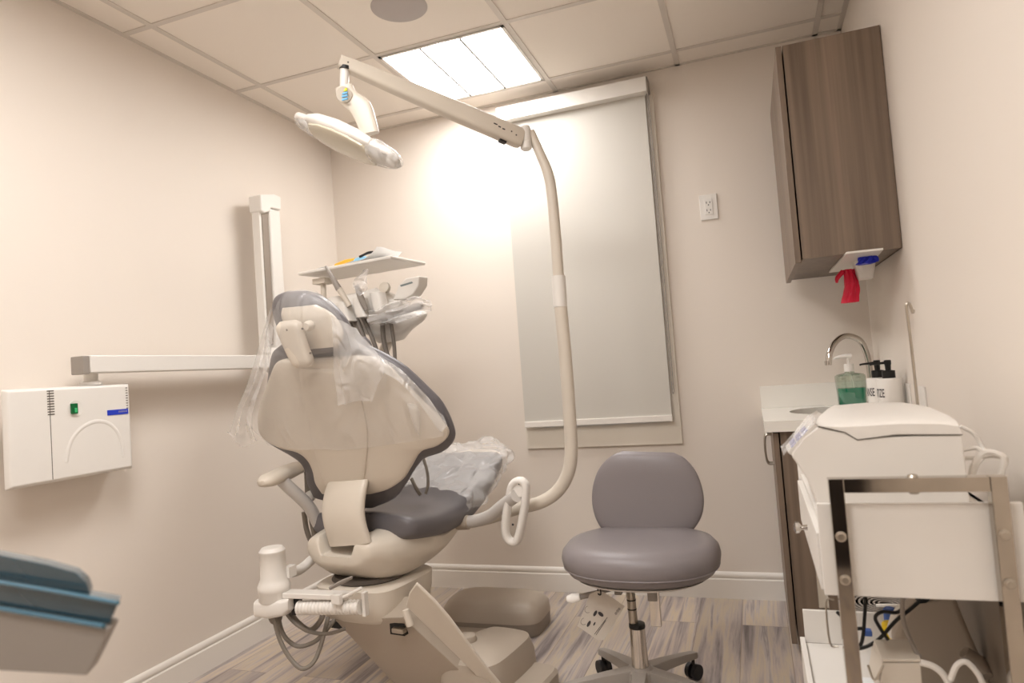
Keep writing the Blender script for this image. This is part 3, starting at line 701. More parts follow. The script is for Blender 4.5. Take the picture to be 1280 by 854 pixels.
# horizontal arm
AX = XL+.10
xa = thing('xray_machine', 'white jointed x-ray arm on the left wall, long bar and folded upright', 'x-ray machine', (AX, 1.68, 1.19))
obj('wall_pivot', B().lathe((XL+.07, 1.70, zb_+.001), [(.035, 0), (.035, .012), (.022, .016), (.022, .05)], n=28), 'white', xa)
e0 = P(84, 462, X=AX); e1 = P(332, 456, X=AX)
hz = 1.258
obj('extension_arm', B().bx(AX-.03, AX+.03, 1.655, 2.62, hz-.030, hz+.030), 'white', xa, .005, 3)
obj('arm_cap', B().bx(AX-.032, AX+.026, 1.63, 1.655, hz-.033, hz+.028), 'greyp', xa, .004)
obj('pivot_knuckle', B().lathe((AX, 2.61, hz-.05), [(.034, 0), (.036, .01), (.036, .10), (.03, .115)], n=28), 'white', xa)
ux = XL+.10
z0u, z1u = 1.30, 2.035
obj('rear_arm_tube', B().bx(ux-.026, ux+.016, 2.545, 2.568, z0u, z1u-.04), 'white', xa, .004)
b = B().loft([[(ux-.026, 2.60, z0u), (ux+.03, 2.60, z0u), (ux+.03, 2.68, z0u), (ux-.026, 2.68, z0u)], [(ux-.026, 2.602, z1u-.05), (ux+.03, 2.602, z1u-.05), (ux+.03, 2.68, z1u-.05), (ux-.026, 2.68, z1u-.05)]]); obj('front_arm_tube', b, 'white', xa, .008, 3)
obj('arm_channel', B().loft([[(ux-.02, 2.575, 1.34), (ux+.012, 2.575, 1.34), (ux+.012, 2.60, 1.34), (ux-.02, 2.60, 1.34)], [(ux-.02, 2.56, 1.46), (ux+.020, 2.56, 1.46), (ux+.020, 2.605, 1.46), (ux-.02, 2.605, 1.46)], [(ux-.02, 2.56, z1u-.05), (ux+.020, 2.56, z1u-.05), (ux+.020, 2.603, z1u-.05), (ux-.02, 2.603, z1u-.05)]]), 'railg', xa)
b = B().prism([V((ux-.034, y, z1u+dz)) for y, dz in ((2.538, 0), (2.538, -.075), (2.56, -.085), (2.595, -.07), (2.61, -.05), (2.682, -.045), (2.686, .02), (2.64, .024))], (.07, 0, 0))
obj('elbow_cap', b, 'white', xa, .008, 3)

# ============================================================ DENTAL CHAIR
HA = math.radians(8); F = V((math.sin(HA), math.cos(HA), 0)); Lt = V((math.cos(HA), -math.sin(HA), 0)); ZZ = V((0, 0, 1))
TR_ = math.radians(22); bn = (-F*math.cos(TR_) - ZZ*math.sin(TR_)).normalized(); bu = (-F*math.sin(TR_) + ZZ*math.cos(TR_)).normalized()
C0 = V((-1.40, 2.10, 0))
BP = C0 + ZZ*.68                       # a point of the back shell's rear face
ch = thing('dental_chair', 'beige dental chair with grey vinyl upholstery in the middle of the room', 'dental chair', (-1.2, 2.35, 0))
def cp_(s_, w_, z_): return C0 + F*s_ + Lt*w_ + ZZ*z_
shell_rows = [((350, 452), (440, 448), .35), ((341, 456), (462, 451), .8), ((335, 468), (484, 464)), ((327, 490), (507, 488)), ((319.5, 513), (532, 513)), ((318, 534), (551, 533)), ((324, 550), (557, 547)), ((344, 562), (545, 560)), ((367, 568), (523, 568)), ((380, 578), (510, 588)), ((387, 592), (500, 603)), ((390, 607), (482, 615), .8), ((398, 621), (462, 621), .4)]
obj('back_shell', loftpx(shell_rows, BP, bn, .022, off=-.022, e=3.4, N=40), 'shell', ch)
uph_rows = [((352, 431), (440, 424), .35), ((342, 440), (468, 436), .8), ((338, 458), (503, 456)), ((334, 486), (532, 482)), ((327, 510), (553, 504)), ((325, 534), (566, 530)), ((334, 550), (568.5, 548)), ((350, 560), (556, 563)), ((363, 567), (532, 572)), ((376, 576), (518, 588)), ((383, 588), (509, 603)), ((385, 602), (494, 622), .9), ((392, 620), (468, 634), .5)]
obj('back_upholstery', loftpx(uph_rows, BP-bn*.062, bn, .034, e=2.8, N=40), 'uph', ch)
# spine cover on the shell
sp_rows = [((375, 461), (440, 461), .5), ((375, 470), (444, 469)), ((380, 500), (452, 499)), ((388, 540), (460, 540)), ((398, 580), (458, 580)), ((406, 606), (455, 604))]
obj('spine_cover', loftpx(sp_rows, BP, bn, .009, off=0, e=3.5, N=28), 'shell', ch)
# curved link strap from shell to seat
def strap():
    rows = [((407, 603), (455.5, 600), 2.06), ((402, 618), (452, 616), 2.035), ((399, 640), (449.5, 638), 2.02), ((402, 660), (452, 658), 2.02), ((409, 684), (459, 680), 2.03)]
    L_, R_ = [], []
    for a, b_, y in rows: L_.append(P(*a, Y=y)); R_.append(P(*b_, Y=y-.04))
    L_, R_ = crs(L_, 6), crs(R_, 6)
    return B().loft([sect((a+b_)/2+F*.02, (b_-a).normalized(), (b_-a).length/2, F, .026, 28, 2.7) for a, b_ in zip(L_, R_)])
obj('link_strap', strap(), 'shell', ch)
# headrest
hd = BP + bu*.30 - bn*.06
HT = math.radians(14); hn = (-F*math.cos(HT)-ZZ*math.sin(HT)).normalized()
hrow_u = [((358, 364.5), (384, 364), .35), ((347, 370), (398, 369), .8), ((343, 381), (414, 380)), ((345, 398), (428, 394)), ((351, 414), (437, 408)), ((360, 429), (440, 422)), ((372, 444), (436, 436), .7)]
HP0 = PP(385, 400, BP, bn)
obj('headrest_cushion', loftpx(hrow_u, HP0-hn*.048, hn, .036, e=2.6, N=32), 'uph', ch)
hrow_s = [((350, 386), (392, 382), .6), ((349, 396), (410, 392)), ((355, 411), (422, 406)), ((364, 425), (426, 420)), ((376, 438), (420, 434), .7)]
obj('headrest_shell', loftpx(hrow_s, HP0, hn, .012, off=-.012, e=3, N=28), 'shell', ch)
br_rows = [((359, 400), (377, 398), .6), ((356, 408), (384, 403)), ((362, 424), (388, 418)), ((369, 439), (393, 434)), ((376, 452), (398, 448)), ((381, 457), (396, 455), .6)]
hb = obj('headrest_bracket', loftpx(br_rows, HP0, hn, .02, off=.03, e=3.6, N=28), 'shell', ch)
p = PP(387, 407, HP0+hn*.03, hn); obj('release_knob', B().lathe(p-hn*.012, [(.012, 0), (.016, .006), (.017, .02), (.012, .03)], hn, 20), 'shell', hb)
b = B()
for px, py in ((359, 412.5), (378, 411), (388, 441.5)):
    p = PP(px, py, HP0+hn*.049, hn); b.lathe(p, [(.0035, -.002), (.0035, .002), (.001, .002)], hn, 10)
obj('bracket_screws', b, 'groove', hb)
p0_ = PP(377, 461, HP0, bn); p1_ = PP(396, 461, HP0, bn)
obj('headrest_post', B().ob((p0_+p1_)/2-bn*.01, Lt, bu, bn, .02, .04, .006), 'steel', ch, .002)
# rear cushion bulge under headrest (neck roll)
nk = [((342, 444), (440, 432), .5), ((338, 452), (446, 440)), ((340, 460), (450, 452), .7)]
obj('neck_roll', loftpx(nk, BP, bn, .035, off=-.075, e=2.2), 'uph', ch)

# seat upholstery: lofted along the chair axis
def seat_sec(s_, w_, zt_, th, e=3.2, dw=0): return sect(cp_(s_, dw, zt_-th/2), Lt, w_, ZZ, th/2, 32, e)
ss = [(.02, .18, .640, .06), (.04, .235, .660, .10), (.12, .25, .655, .115), (.25, .255, .650, .125), (.38, .255, .665, .135), (.5, .25, .70, .14), (.62, .235, .745, .13), (.72, .22, .772, .10), (.80, .19, .772, .06), (.83, .15, .768, .03)]
pts = crs([V((a, b_, c)) for a, b_, c, d in ss], 4); ths = crs([V((d, 0, 0)) for a, b_, c, d in ss], 4)
obj('seat_upholstery', B().loft([seat_sec(p.x, p.y, p.z, t_.x) for p, t_ in zip(pts, ths)]), 'uph', ch)
obj('toe_board', B().loft([seat_sec(.66, .12, .735, .03), seat_sec(.80, .15, .75, .03), seat_sec(.90, .12, .765, .025), seat_sec(.93, .07, .768, .015)]), 'shell', ch)
# vinyl wrinkles / straps hanging out of the seat
obj('seat_cable', B().tube([P(529, 572, Y=2.33), P(534, 590, Y=2.33), P(535, 606, Y=2.33), P(532, 617, Y=2.33)], .006, 8).tube([P(514, 598, Y=2.30), P(521, 612, Y=2.30), P(525, 618, Y=2.32)], .007, 8), 'hose', ch)
# seat hull: one shell with a tray notched into its rear end
def sstep(a, b_, x):
    t_ = max(0, min(1, (x-a)/(b_-a))); return t_*t_*(3-2*t_)
hs = [(-.097, .09, .05, .512), (-.092, .125, .080, .500), (-.075, .150, .108, .485), (-.04, .170, .135, .462), (0, .187, .163, .437), (.08, .207, .188, .418), (.16, .222, .172, .42), (.25, .226, .125, .44), (.33, .220, .115, .465), (.42, .207, .12, .50), (.50, .18, .10, .545), (.54, .15, .07, .575)]
pts = crs([V((a, b_, c)) for a, b_, c, d in hs], 4); zs_ = crs([V((d, 0, 0)) for a, b_, c, d in hs], 4); secs = []
for p, z_ in zip(pts, zs_):
    s_, w_ = p.x, p.y; rim = z_.x+p.z; top_ = []; bot_ = []
    for k in range(41):
        u_ = -1+k/20; w2 = u_*w_
        notch = (1-sstep(.062, .090, abs(w2)))*(1-sstep(.02, .07, s_))
        zt2 = rim+.008*(1-abs(u_))+.002; flat_ = .535+.2*max(0, s_+.09)
        zt2 = zt2*(1-notch)+min(zt2, flat_)*notch
        zt2 -= (p.z*.25)*abs(u_)**8
        top_.append(cp_(s_, w2, max(zt2, z_.x+.006))); bot_.append(cp_(s_, w2*(1-.0), z_.x+p.z*.5*abs(u_)**5))
    secs.append(top_+bot_[::-1])
obj('seat_hull', B().loft(secs), 'shell', ch)
# dark gap ring + pod + lever under the hull
obj('pivot_plate', B().lathe(cp_(.08, .0, .418), [(.13, 0), (.14, .008), (.13, .02)], n=40), 'groove', ch)
pod = [sect(cp_(.095, .01, z_), Lt, w_, F, d_2, 36, 4.5) for z_, w_, d_2 in ((.292, .12, .13), (.298, .15, .15), (.315, .163, .162), (.36, .170, .168), (.412, .175, .172), (.420, .165, .16))]
obj('pivot_housing', B().loft(pod), 'shell', ch)
obj('release_lever', B().tube([P(440, 722, Y=1.93), P(427, 728, Y=1.90), P(412, 736, Y=1.88)], [.008, .011, .009], 10, flat=.6), 'greyp', ch)
# lift arm
a0, a1, a2 = P(420, 782, Y=2.06), P(505, 778, Y=2.03), P(604, 866, Z=.05)
an = (a1-a0).cross(a2-a0).normalized(); an = an if an.y > 0 else -an
def ap(px, py, o=0): return PP(px, py, a0, an)+an*o
face = [(417, 774), (503, 772), (620, 880), (520, 885)]
obj('lift_arm_cover', B().prism([ap(*q) for q in face], an*.10), 'taupe', ch, .006)
strip = [(507, 758), (511, 742), (520, 730), (542, 751), (561, 773), (604, 831), (640, 875), (620, 878), (592, 842)]
obj('lift_arm_side_cover', B().prism([PP(x, y, a1+V((0, -.012, 0)), an) for x, y in strip], an*.012), 'shell', ch, .006, 3)
obj('arm_pivot', B().cyl(P(507, 762, Y=2.0), P(513, 783, Y=2.0), .012), 'shell', ch, .004)
obj('pivot_latch', B().ob(P(499, 788, Y=2.02), Lt, F, ZZ, .024, .012, .008), 'steel', ch, .004)
obj('latch_recess', B().ob(P(499, 785, Y=2.045), Lt, F, ZZ, .03, .012, .020), 'black', ch)
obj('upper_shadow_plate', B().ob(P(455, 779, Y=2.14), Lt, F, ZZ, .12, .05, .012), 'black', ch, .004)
# floor base
bc = P(625, 815, Z=.12)
base_pts = [(-.12, -.04), (.12, -.04), (.19, .05), (.19, .22), (.12, .30), (-.12, .30), (-.19, .22), (-.19, .05)]
BC = C0+F*.36+Lt*.02
BC = V((BC.x, BC.y, 0))
obj('base_plate', B().prism([BC+Lt*x+F*y+ZZ*.001 for x, y in base_pts], ZZ*.035), 'taupe', ch, .012, 3)
hump = [(P(600, 783, Z=.17), .5)]
hc = P(610, 812, Z=.16)
b = B().loft([sect(V((hc.x-.02, hc.y+.05, z_)), Lt, w_, F, d_2, 32, 4) for z_, w_, d_2 in ((.03, .13, .19), (.10, .125, .185), (.15, .11, .17), (.165, .08, .14))])
obj('base_cover', b, 'taupe', ch)
h2 = P(660, 842, Z=.07)
obj('base_foot', B().loft([sect(V((h2.x-.02, h2.y, z_)), Lt, w_, F, d_2, 32, 5) for z_, w_, d_2 in ((.002, .10, .12), (.05, .10, .12), (.062, .09, .11))]), 'taupe', ch)
kb = P(584, 792, Z=.19); obj('base_knob', B().lathe((kb.x, kb.y, .10), [(.03, 0), (.034, .03), (.034, .07), (.03, .085), (.012, .09)], n=28), 'taupe', ch, .002)
# left armrest
la = [P(398, 655, Y=2.18), P(385, 632, Y=2.14), P(362, 610, Y=2.08), P(350, 598, Y=2.05)]
ra = obj('armrest_support', B().tube(la, .023, 16), 'ltgrey', ch)
r0, r1 = P(328, 604, Y=1.95), P(378, 582, Y=2.25)
d_ = (r1-r0).normalized(); sd = d_.cross(ZZ).normalized(); upn = sd.cross(d_)
b = B().loft([sect(r0+d_*((r1-r0).length*f_), sd, w_, upn, t_, 24, 2.4) for f_, w_, t_ in ((0, .01, .008), (.04, .028, .018), (.15, .04, .024), (.5, .043, .026), (.85, .04, .024), (.96, .028, .018), (1, .01, .008))])
obj('armrest_pad', b, 'shell', ch)
b = B().tube([P(384, 590, Y=2.2), P(386, 625, Y=2.2), P(392, 660, Y=2.2), P(398, 690, Y=2.22)], .012, 12); b.tube([P(380, 640, Y=2.25), P(384, 665, Y=2.25), P(395, 690, Y=2.25)], .010, 12)
obj('side_hose', b, 'hose', ch)
obj('hose_joint', B().ball(P(388, 620, Y=2.2), .022), 'white', ch)
# right armrest: swung tube and loop pad
YA = 2.42
ta = [P(563, 652, Y=YA), P(590, 652, Y=YA), P(612, 645, Y=YA-.02), P(630, 631, Y=YA-.06), P(645, 620, Y=YA-.10)]
obj('armrest_support', B().tube(ta, .0235, 18), 'ltgrey', ch)
obj('support_socket', B().cyl(P(563, 654, Y=YA), P(586, 653, Y=YA), .028), 'taupe', ch, .003)
lp = [(637, 676), (632, 665), (633, 645), (637, 622), (641, 606), (650, 601), (657, 607), (657, 625), (653, 650), (649, 668), (645, 677)]
LP = [P(x, y, Y=YA-.08) for x, y in lp]
obj('armrest_loop', B().tube(LP, .0150, 14, 5, closed=True, flat=1.5, up=(0, 1, 0)), 'white', ch)
b = B().loft([sect(P(649, 610, Y=YA-.08+y_), (1, 0, 0), .026, (0, 0, 1), .034, 24, 3) for y_ in (-.014, .014)])
obj('loop_boss', b, 'white', ch, .004)
obj('loop_screws', B().cyl(P(649, 605, Y=YA-.098), P(649, 605, Y=YA-.09), .004).cyl(P(641, 656, Y=YA-.1), P(641, 656, Y=YA-.09), .004), 'dark', ch)

# ------------------------------------------------------------ assistant's arm on the left of the chair
YS = 1.93
aa = thing('suction_unit', 'white canister arm with looping grey hoses left of the chair base', 'suction unit', P(345, 750, Y=YS))
ck = P(340, 686, Y=YS); 
def cz(py): return P(340, py, Y=YS).z
b = B().lathe((ck.x+.0, YS, 0), [(.0, cz(683)), (.035, cz(684)), (.044, cz(688)), (.044, cz(690)), (.042, cz(691)), (.044, cz(722)), (.050, cz(727)), (.055, cz(731)), (.055, cz(737)), (.053, cz(738)), (.053, cz(748)), (.05, cz(750))], n=40, cap=True)
obj('canister', b, 'white', aa)
b = B().loft([sect(P(px, py, Y=YS), (0, 1, 0), w_, ZZ, h_, 24, 4) for px, py, w_, h_ in ((325, 756, .03, .02), (328, 757, .045, .030), (345, 758, .05, .032), (362, 756, .045, .028), (367, 753, .03, .02))])
obj('arm_end', b, 'white', aa)
b = B().ob((P(350, 742, Y=YS)+P(445, 745, Y=1.93))/2, (P(445, 745, Y=1.93)-P(350, 742, Y=YS)).normalized(), (0, 1, 0), ZZ, .125, .024, .009)
obj('support_arm', b, 'white', aa, .004, 3)
obj('arm_clip', B().ob(P(421, 749, Y=1.89), Lt, F, ZZ, .018, .010, .016), 'white', aa, .004)
b = B(); x0_, x1_ = P(374, 760, Y=1.92), P(451, 759, Y=1.92); secs = []
for i in range(121):
    c_ = x0_.lerp(x1_, i/120); r_ = .022+.0020*math.cos(i/120*2*math.pi*18); dd = (x1_-x0_).normalized(); vv_ = dd.cross(ZZ).normalized(); uu = vv_.cross(dd)
    secs.append([c_+vv_*math.cos(2*math.pi*q/16)*r_+uu*math.sin(2*math.pi*q/16)*r_ for q in range(16)])
obj('corrugated_sleeve', B().loft(secs), 'white', aa)
b = B().ob(P(456.5, 755, Y=1.93), (1, 0, 0), (0, 1, 0), ZZ, .006, .012, .038).tube([P(452, 735, Y=1.90), P(435, 744, Y=1.9), P(425, 748, Y=1.9)], .006, 8)
obj('end_bracket', b, 'white', aa, .003)
obj('sleeve_recess', B().ob(P(371, 756, Y=1.95), (1, 0, 0), (0, 1, 0), ZZ, .008, .02, .028), 'dark', aa)
b = B().tube([P(362, 716, Y=1.98), P(375, 712, Y=2.05), P(392, 698, Y=2.12)], .018, 12).ob(P(362, 714, Y=1.97), (1, 0, 0), (0, 1, 0), ZZ, .014, .02, .018)
obj('rear_link', b, 'white', aa)
def hose(pts, r): return B().tube([P(*q) for q in pts], r, 9)
for pts, r in (
    ([(342, 762, 1.93), (343, 775, 1.92), (350, 800, 1.92), (362, 822, 1.92), (377, 836, 1.92), (391, 829, 1.94), (400, 810, 1.97), (406, 788, 2.0), (410, 772, 2.03)], .0075),
    ([(350, 760, 1.96), (349, 776, 1.96), (356, 796, 1.96), (372, 808, 1.96), (392, 803, 1.98), (406, 790, 2.0), (418, 775, 2.04)], .0075),
    ([(356, 762, 1.95), (362, 772, 1.95), (374, 783, 1.95), (392, 791, 1.97), (412, 792, 2.0), (432, 786, 2.03)], .0065),
    ([(360, 760, 1.97), (370, 776, 1.97), (386, 788, 1.99), (398, 780, 2.0), (404, 766, 2.02), (402, 752, 2.04)], .010),
    ([(340, 758, 1.95), (339, 768, 1.95), (342, 776, 1.95), (348, 774, 1.96), (350, 760, 1.97)], .012)):
    obj('hose', hose([(x, y, Y) for x, y, Y in pts], r), 'hose', aa)

# ------------------------------------------------------------ floor junction box
jb = thing('junction_box', 'beige rounded floor box behind the chair base near the back wall', 'floor box', (-1.15, 2.88, 0))
j = [P(x, y, Z=.0) for x, y in ((560, 790), (688, 801))]
jx0, jx1, jy0, jy1 = -1.40, -.95, 2.72, 2.98
def jsec(x, z_, iy, h=0): return [(x, jy0+iy, z_), (x, jy1-iy, z_)]
b = B().loft([sect(((jx0+jx1)/2, (jy0+jy1)/2, z_), (1, 0, 0), w_, (0, 1, 0), d_2, 40, 5) for z_, w_, d_2 in ((.002, .225, .13), (.055, .228, .132))]); obj('box_base', b, 'dtaupe', jb)
b = B().loft([sect(((jx0+jx1)/2, (jy0+jy1)/2, z_), (1, 0, 0), w_, (0, 1, 0), d_2, 40, e_) for z_, w_, d_2, e_ in ((.056, .23, .134, 5), (.10, .228, .13, 4.5), (.125, .212, .115, 4), (.138, .18, .09, 3.6), (.142, .12, .05, 3))]); obj('box_cover', b, 'taupe', jb)

# ============================================================ DENTAL LIGHT
YPp = 2.45
dl = thing('dental_light', 'white dental operating light on a tall curved pole and long arm', 'dental light', P(665, 634, Y=YPp))
low_ = [P(575, 655, Y=2.52), P(610, 648, Y=2.50), P(645, 636, Y=2.47), P(676, 628, Y=YPp), P(697, 614, Y=YPp), P(710, 592, Y=YPp), P(714, 565, Y=YPp), P(712, 520, Y=YPp), P(707, 450, Y=YPp), P(700, 375, Y=YPp)]
obj('lower_pole', B().tube(low_, .0245, 20), 'shell', dl)
obj('pole_collar', B().tube([P(700.5, 384, Y=YPp), P(698, 345, Y=YPp)], .0262, 20, smooth=False), 'white', dl, .002)
up_ = [P(698.5, 350, Y=YPp), P(695, 300, Y=YPp), P(690, 245, Y=YPp), P(685, 217, Y=YPp), P(674, 190, Y=YPp), P(663, 165, Y=YPp)]
obj('upper_pole', B().tube(up_, [.021, .021, .0205, .020, .018, .017], 18), 'shell', dl)
kt, kb_ = P(654.5, 155, Y=YPp-.02), P(658, 188, Y=YPp-.02)
obj('pole_knuckle', B().lathe(kb_, [(.014, 0), (.021, .006), (.0225, .03), (.021, .032), (.0225, .034), (.0225, .08), (.019, .092), (.008, .098)], n=28), 'white', dl)
A0, A1 = P(652, 174, Y=YPp-.03), P(424, 77, Y=1.98)
dd = (A1-A0).normalized(); sd = dd.cross(ZZ).normalized(); uu = sd.cross(dd)
def asec(f_, h, w_, dz=0): c_ = A0.lerp(A1, f_)+uu*dz; return sect(c_, sd, w_, uu, h, 24, 4)
arm = obj('light_arm', B().loft([asec(0, .034, .022), asec(.02, .038, .026), asec(.3, .036, .027), asec(.7, .030, .025), asec(.95, .024, .022), asec(1, .022, .02)]), 'shell', dl)
for f_, m_, r_ in ((.15, 'groove', .003),): pass
mk = B()
cfr = (CAM-A0).normalized(); sdc = sd if sd.dot(cfr) > 0 else -sd
for f_, z_, l_ in ((.17, .002, .012), (.145, -.002, .008), (.12, -.004, .009)): mk.ob(A0.lerp(A1, f_)+sdc*.0268+uu*z_, dd, uu, sdc, l_/1.6, .0022, .0006)
obj('maker_mark', mk, 'ink', arm)
mk = B()
for f_, z_ in ((.045, -.006), (.075, 0), (.96, .0)): mk.lathe(A0.lerp(A1, f_)+sdc*(.026 if f_ < .5 else .0215)+uu*z_, [(.0032, 0), (.003, .001), (.001, .001)], sdc, 12)
obj('arm_screws', mk, 'groove', arm)
obj('limit_stop', B().ob(A0.lerp(A1, .10)-uu*.037, dd, sd, uu, .014, .012, .008), 'dark', arm, .003)
# yoke
y0_ = P(431, 92, Y=2.0); y1_ = P(430, 104, Y=2.0)
obj('swivel_post', B().cyl(P(431, 84, Y=1.99), P(430, 118, Y=1.99), .0155), 'white', dl, .001)
obj('swivel_recess', B().cyl(P(432, 83, Y=1.99), P(431.5, 87, Y=1.99), .020), 'dark', dl)
YH = 1.99
yk = [((420, 112), (441, 106)), ((421, 122), (446, 115)), ((428, 132), (457, 122)), ((438, 140), (464, 130)), ((446, 155), (469, 145)), ((452, 170), (474, 165))]
obj('yoke', loftpx(yk, P(440, 130, Y=YH), V((.25, -1, 0)), .016, e=3, N=24), 'shell', dl)
c_ = P(428, 119, Y=1.975)
yb2 = obj('yoke_joint', B().cyl(P(430, 118, Y=2.015), P(430, 118, Y=1.955), .027), 'shell', dl, .004)
b = B().ob(P(430, 112.5, Y=1.953), (1, 0, 0), (0, 1, 0), ZZ, .012, .002, .005); obj('sticker', b, 'sticker_y', yb2)
b = B()
for py in (116.5, 120, 124): b.ob(P(431, py, Y=1.953), (1, 0, 0), (0, 1, 0), ZZ, .011, .002, .0028)
obj('sticker', b, 'sticker_b', yb2)
# head: long shallow dish facing down towards the chair
h0, h1 = P(376, 152, Y=2.02), P(494, 200, Y=1.93)
hx = (h1-h0).normalized(); hdn = V((-.12, -.40, -.90)); hdn = (hdn-hx*hdn.dot(hx)).normalized(); hw = hx.cross(hdn).normalized()
Lh = (h1-h0).length; hcn = (h0+h1)/2
secs = []
for f_, w_, t_ in ((-.36, .035, .010), (-.33, .060, .018), (-.2, .082, .024), (0, .088, .026), (.2, .082, .024), (.33, .060, .018), (.36, .035, .010)):
    secs.append(sect(hcn+hx*(Lh*f_)-hdn*.004*(1-abs(f_)*2), hw, w_, hdn, t_, 28, 3.2))
pts_ = secs
obj('lamp_head', B().loft(secs), 'white', dl, 0)
secs = [sect(hcn+hx*(Lh*f_)+hdn*.020, hw, w_, hdn, .009, 28, 3) for f_, w_ in ((-.31, .03), (-.28, .052), (-.15, .070), (0, .075), (.15, .070), (.28, .052), (.31, .03))]
obj('lamp_lens', B().loft(secs), 'lens', dl)
for sgn, p_ in ((-1, h0), (1, h1)):
    r = [hcn+hx*(Lh*.33*sgn)+hw*.045, hcn+hx*(Lh*.46*sgn)+hw*.035, hcn+hx*(Lh*.50*sgn), hcn+hx*(Lh*.46*sgn)-hw*.035, hcn+hx*(Lh*.33*sgn)-hw*.045]
    obj('grab_handle', B().tube(r, [.011, .013, .014, .013, .011], 12), 'white', dl)
# plastic bag on the far handle
secs = []
for i, (f_, rr) in enumerate(((.30, .055), (.36, .056), (.42, .050), (.48, .042), (.53, .028), (.55, .012))):
    s_ = []
    for q in range(24):
        a = 2*math.pi*q/24; k = rr*(1+.13*noise.noise(V((q*1.1, i*1.7, 0)))); s_.append(hcn+hx*(Lh*f_)+hw*math.cos(a)*k+hdn*math.sin(a)*k*.62)
    secs.append(s_)
tag(obj('handle_cover', B().loft(secs, cap=False), 'film2'), 'crinkled clear plastic cover on the right handle of the operating light', 'plastic cover')
secs = []
for i, (f_, rr) in enumerate(((.32, .05), (.38, .05), (.44, .044), (.5, .036), (.55, .012))):
    secs.append([hcn-hx*(Lh*f_)+hw*math.cos(2*math.pi*q/24)*rr*(1+.13*noise.noise(V((q*1.1, i*1.7, 5))))+hdn*math.sin(2*math.pi*q/24)*rr*.6 for q in range(24)])
tag(obj('handle_cover', B().loft(secs, cap=False), 'film2'), 'crinkled clear plastic cover on the left handle of the operating light', 'plastic cover')

# ============================================================ DELIVERY UNIT (instrument head) beyond the chair's left side
YD = 2.5
du = thing('delivery_unit', 'white dental delivery unit with instrument holders and tray behind the headrest', 'delivery unit', P(470, 420, Y=YD))
tz = P(452, 335, Y=YD).z
tq = [P(382, 346, Y=2.40), P(470, 334, Y=2.33), P(520, 331, Y=2.55), P(430, 332, Y=2.72)]
tzm = 1.60
tray = [V((-1.72, 2.36, tzm)), V((-1.36, 2.30, tzm)), V((-1.24, 2.58, tzm)), V((-1.60, 2.66, tzm))]
tray = [P(383, 347, Z=tzm), P(460, 349, Z=tzm), P(519, 330, Z=tzm), P(450, 323, Z=tzm)]
TC = P(452, 338, Y=2.5)
tray = [TC+Lt*x+F*y for x, y in ((-.25, -.12), (.25, -.12), (.25, .12), (-.25, .12))]
trb = obj('tray_top', B().prism(tray, ZZ*.014), 'white', du, .006, 3)
obj('tray_post', B().cyl(P(404, 352, Y=2.48), P(406, 400, Y=2.48), .012).ob(P(404, 352, Y=2.48), Lt, F, ZZ, .035, .03, .012), 'shell', du, .002)
# main head body
hb_rows = [((412, 372), (478, 362), .5), ((409, 380), (497, 372)), ((414, 392), (515, 386)), ((430, 402), (532, 392)), ((448, 410), (528, 402)), ((465, 418), (515, 412)), ((474, 428), (505, 424), .5)]
obj('head_body', loftpx(hb_rows, P(470, 395, Y=YD), V((.1, -1, -.25)), .07, e=3, N=32), 'white', du)
obj('head_cover', loftpx([((404, 378), (470, 360), .5), ((402, 386), (478, 368)), ((412, 398), (478, 384)), ((430, 408), (470, 398), .6)], P(440, 385, Y=YD-.03), V((.1, -1, -.25)), .05, e=2.6, N=32), 'white', du)
obj('holder_bar', B().tube([P(462, 397, Y=2.38), P(490, 391, Y=2.38), P(528, 382, Y=2.40)], [.016, .019, .014], 14), 'greyp', du)
for px, py in ((452, 383), (432, 388), (474, 376)):
    obj('instrument_holder', B().loft([sect(P(px+dx, py+dy, Y=2.40+dyy), Lt, .026, F, .03, 20, 3.5) for dx, dy, dyy in ((-2, -10, .0), (2, 8, 0), (5, 14, 0))]), 'white', du, .003)
# control display
c1_, c2_, c3_, c4_ = (494, 374), (511, 346), (524, 347), (516, 368)
dsp = [P(x, y, Y=2.42) for x, y in ((491, 375), (498, 357), (507, 348), (524, 345), (523, 357), (516, 368), (506, 374))]
dp = obj('display_pod', B().prism(dsp, (0.01, .06, 0)), 'white', du, .006, 3)
obj('display_screen', B().prism([P(x, y, Y=2.4185) for x, y in ((500, 356.5), (515, 352), (516, 354), (501, 358.5))], (0, .001, 0)), 'screen', dp)
obj('round_knob', B().lathe(P(483, 361, Y=2.44), [(.020, 0), (.024, .01), (.022, .022), (.008, .026)], (0, -1, .2), 24), 'shell', du)
obj('lower_bracket', B().loft([sect(P(x, y, Y=2.5), (1, 0, 0), w_, (0, 1, 0), w_, 20, 3) for x, y, w_ in ((484, 408, .055), (486, 420, .04), (488, 426, .02))]), 'white', du)
hpc = obj('drying_syringe', B().tube([P(407, 333, Y=2.36), P(414, 345, Y=2.36), P(424, 362, Y=2.37)], [.005, .010, .014], 12, smooth=False), 'greyp', du)
obj('syringe_grip', B().tube([P(424, 361, Y=2.37), P(437, 383, Y=2.38)], [.0135, .011], 12, smooth=False), 'shell', hpc)
hp2 = obj('handpiece', B().tube([P(446, 357, Y=2.36), P(451, 372, Y=2.36), P(458, 388, Y=2.37)], [.010, .014, .009], 12), 'greyp', du)
hp2['label'] = 'grey handpiece'
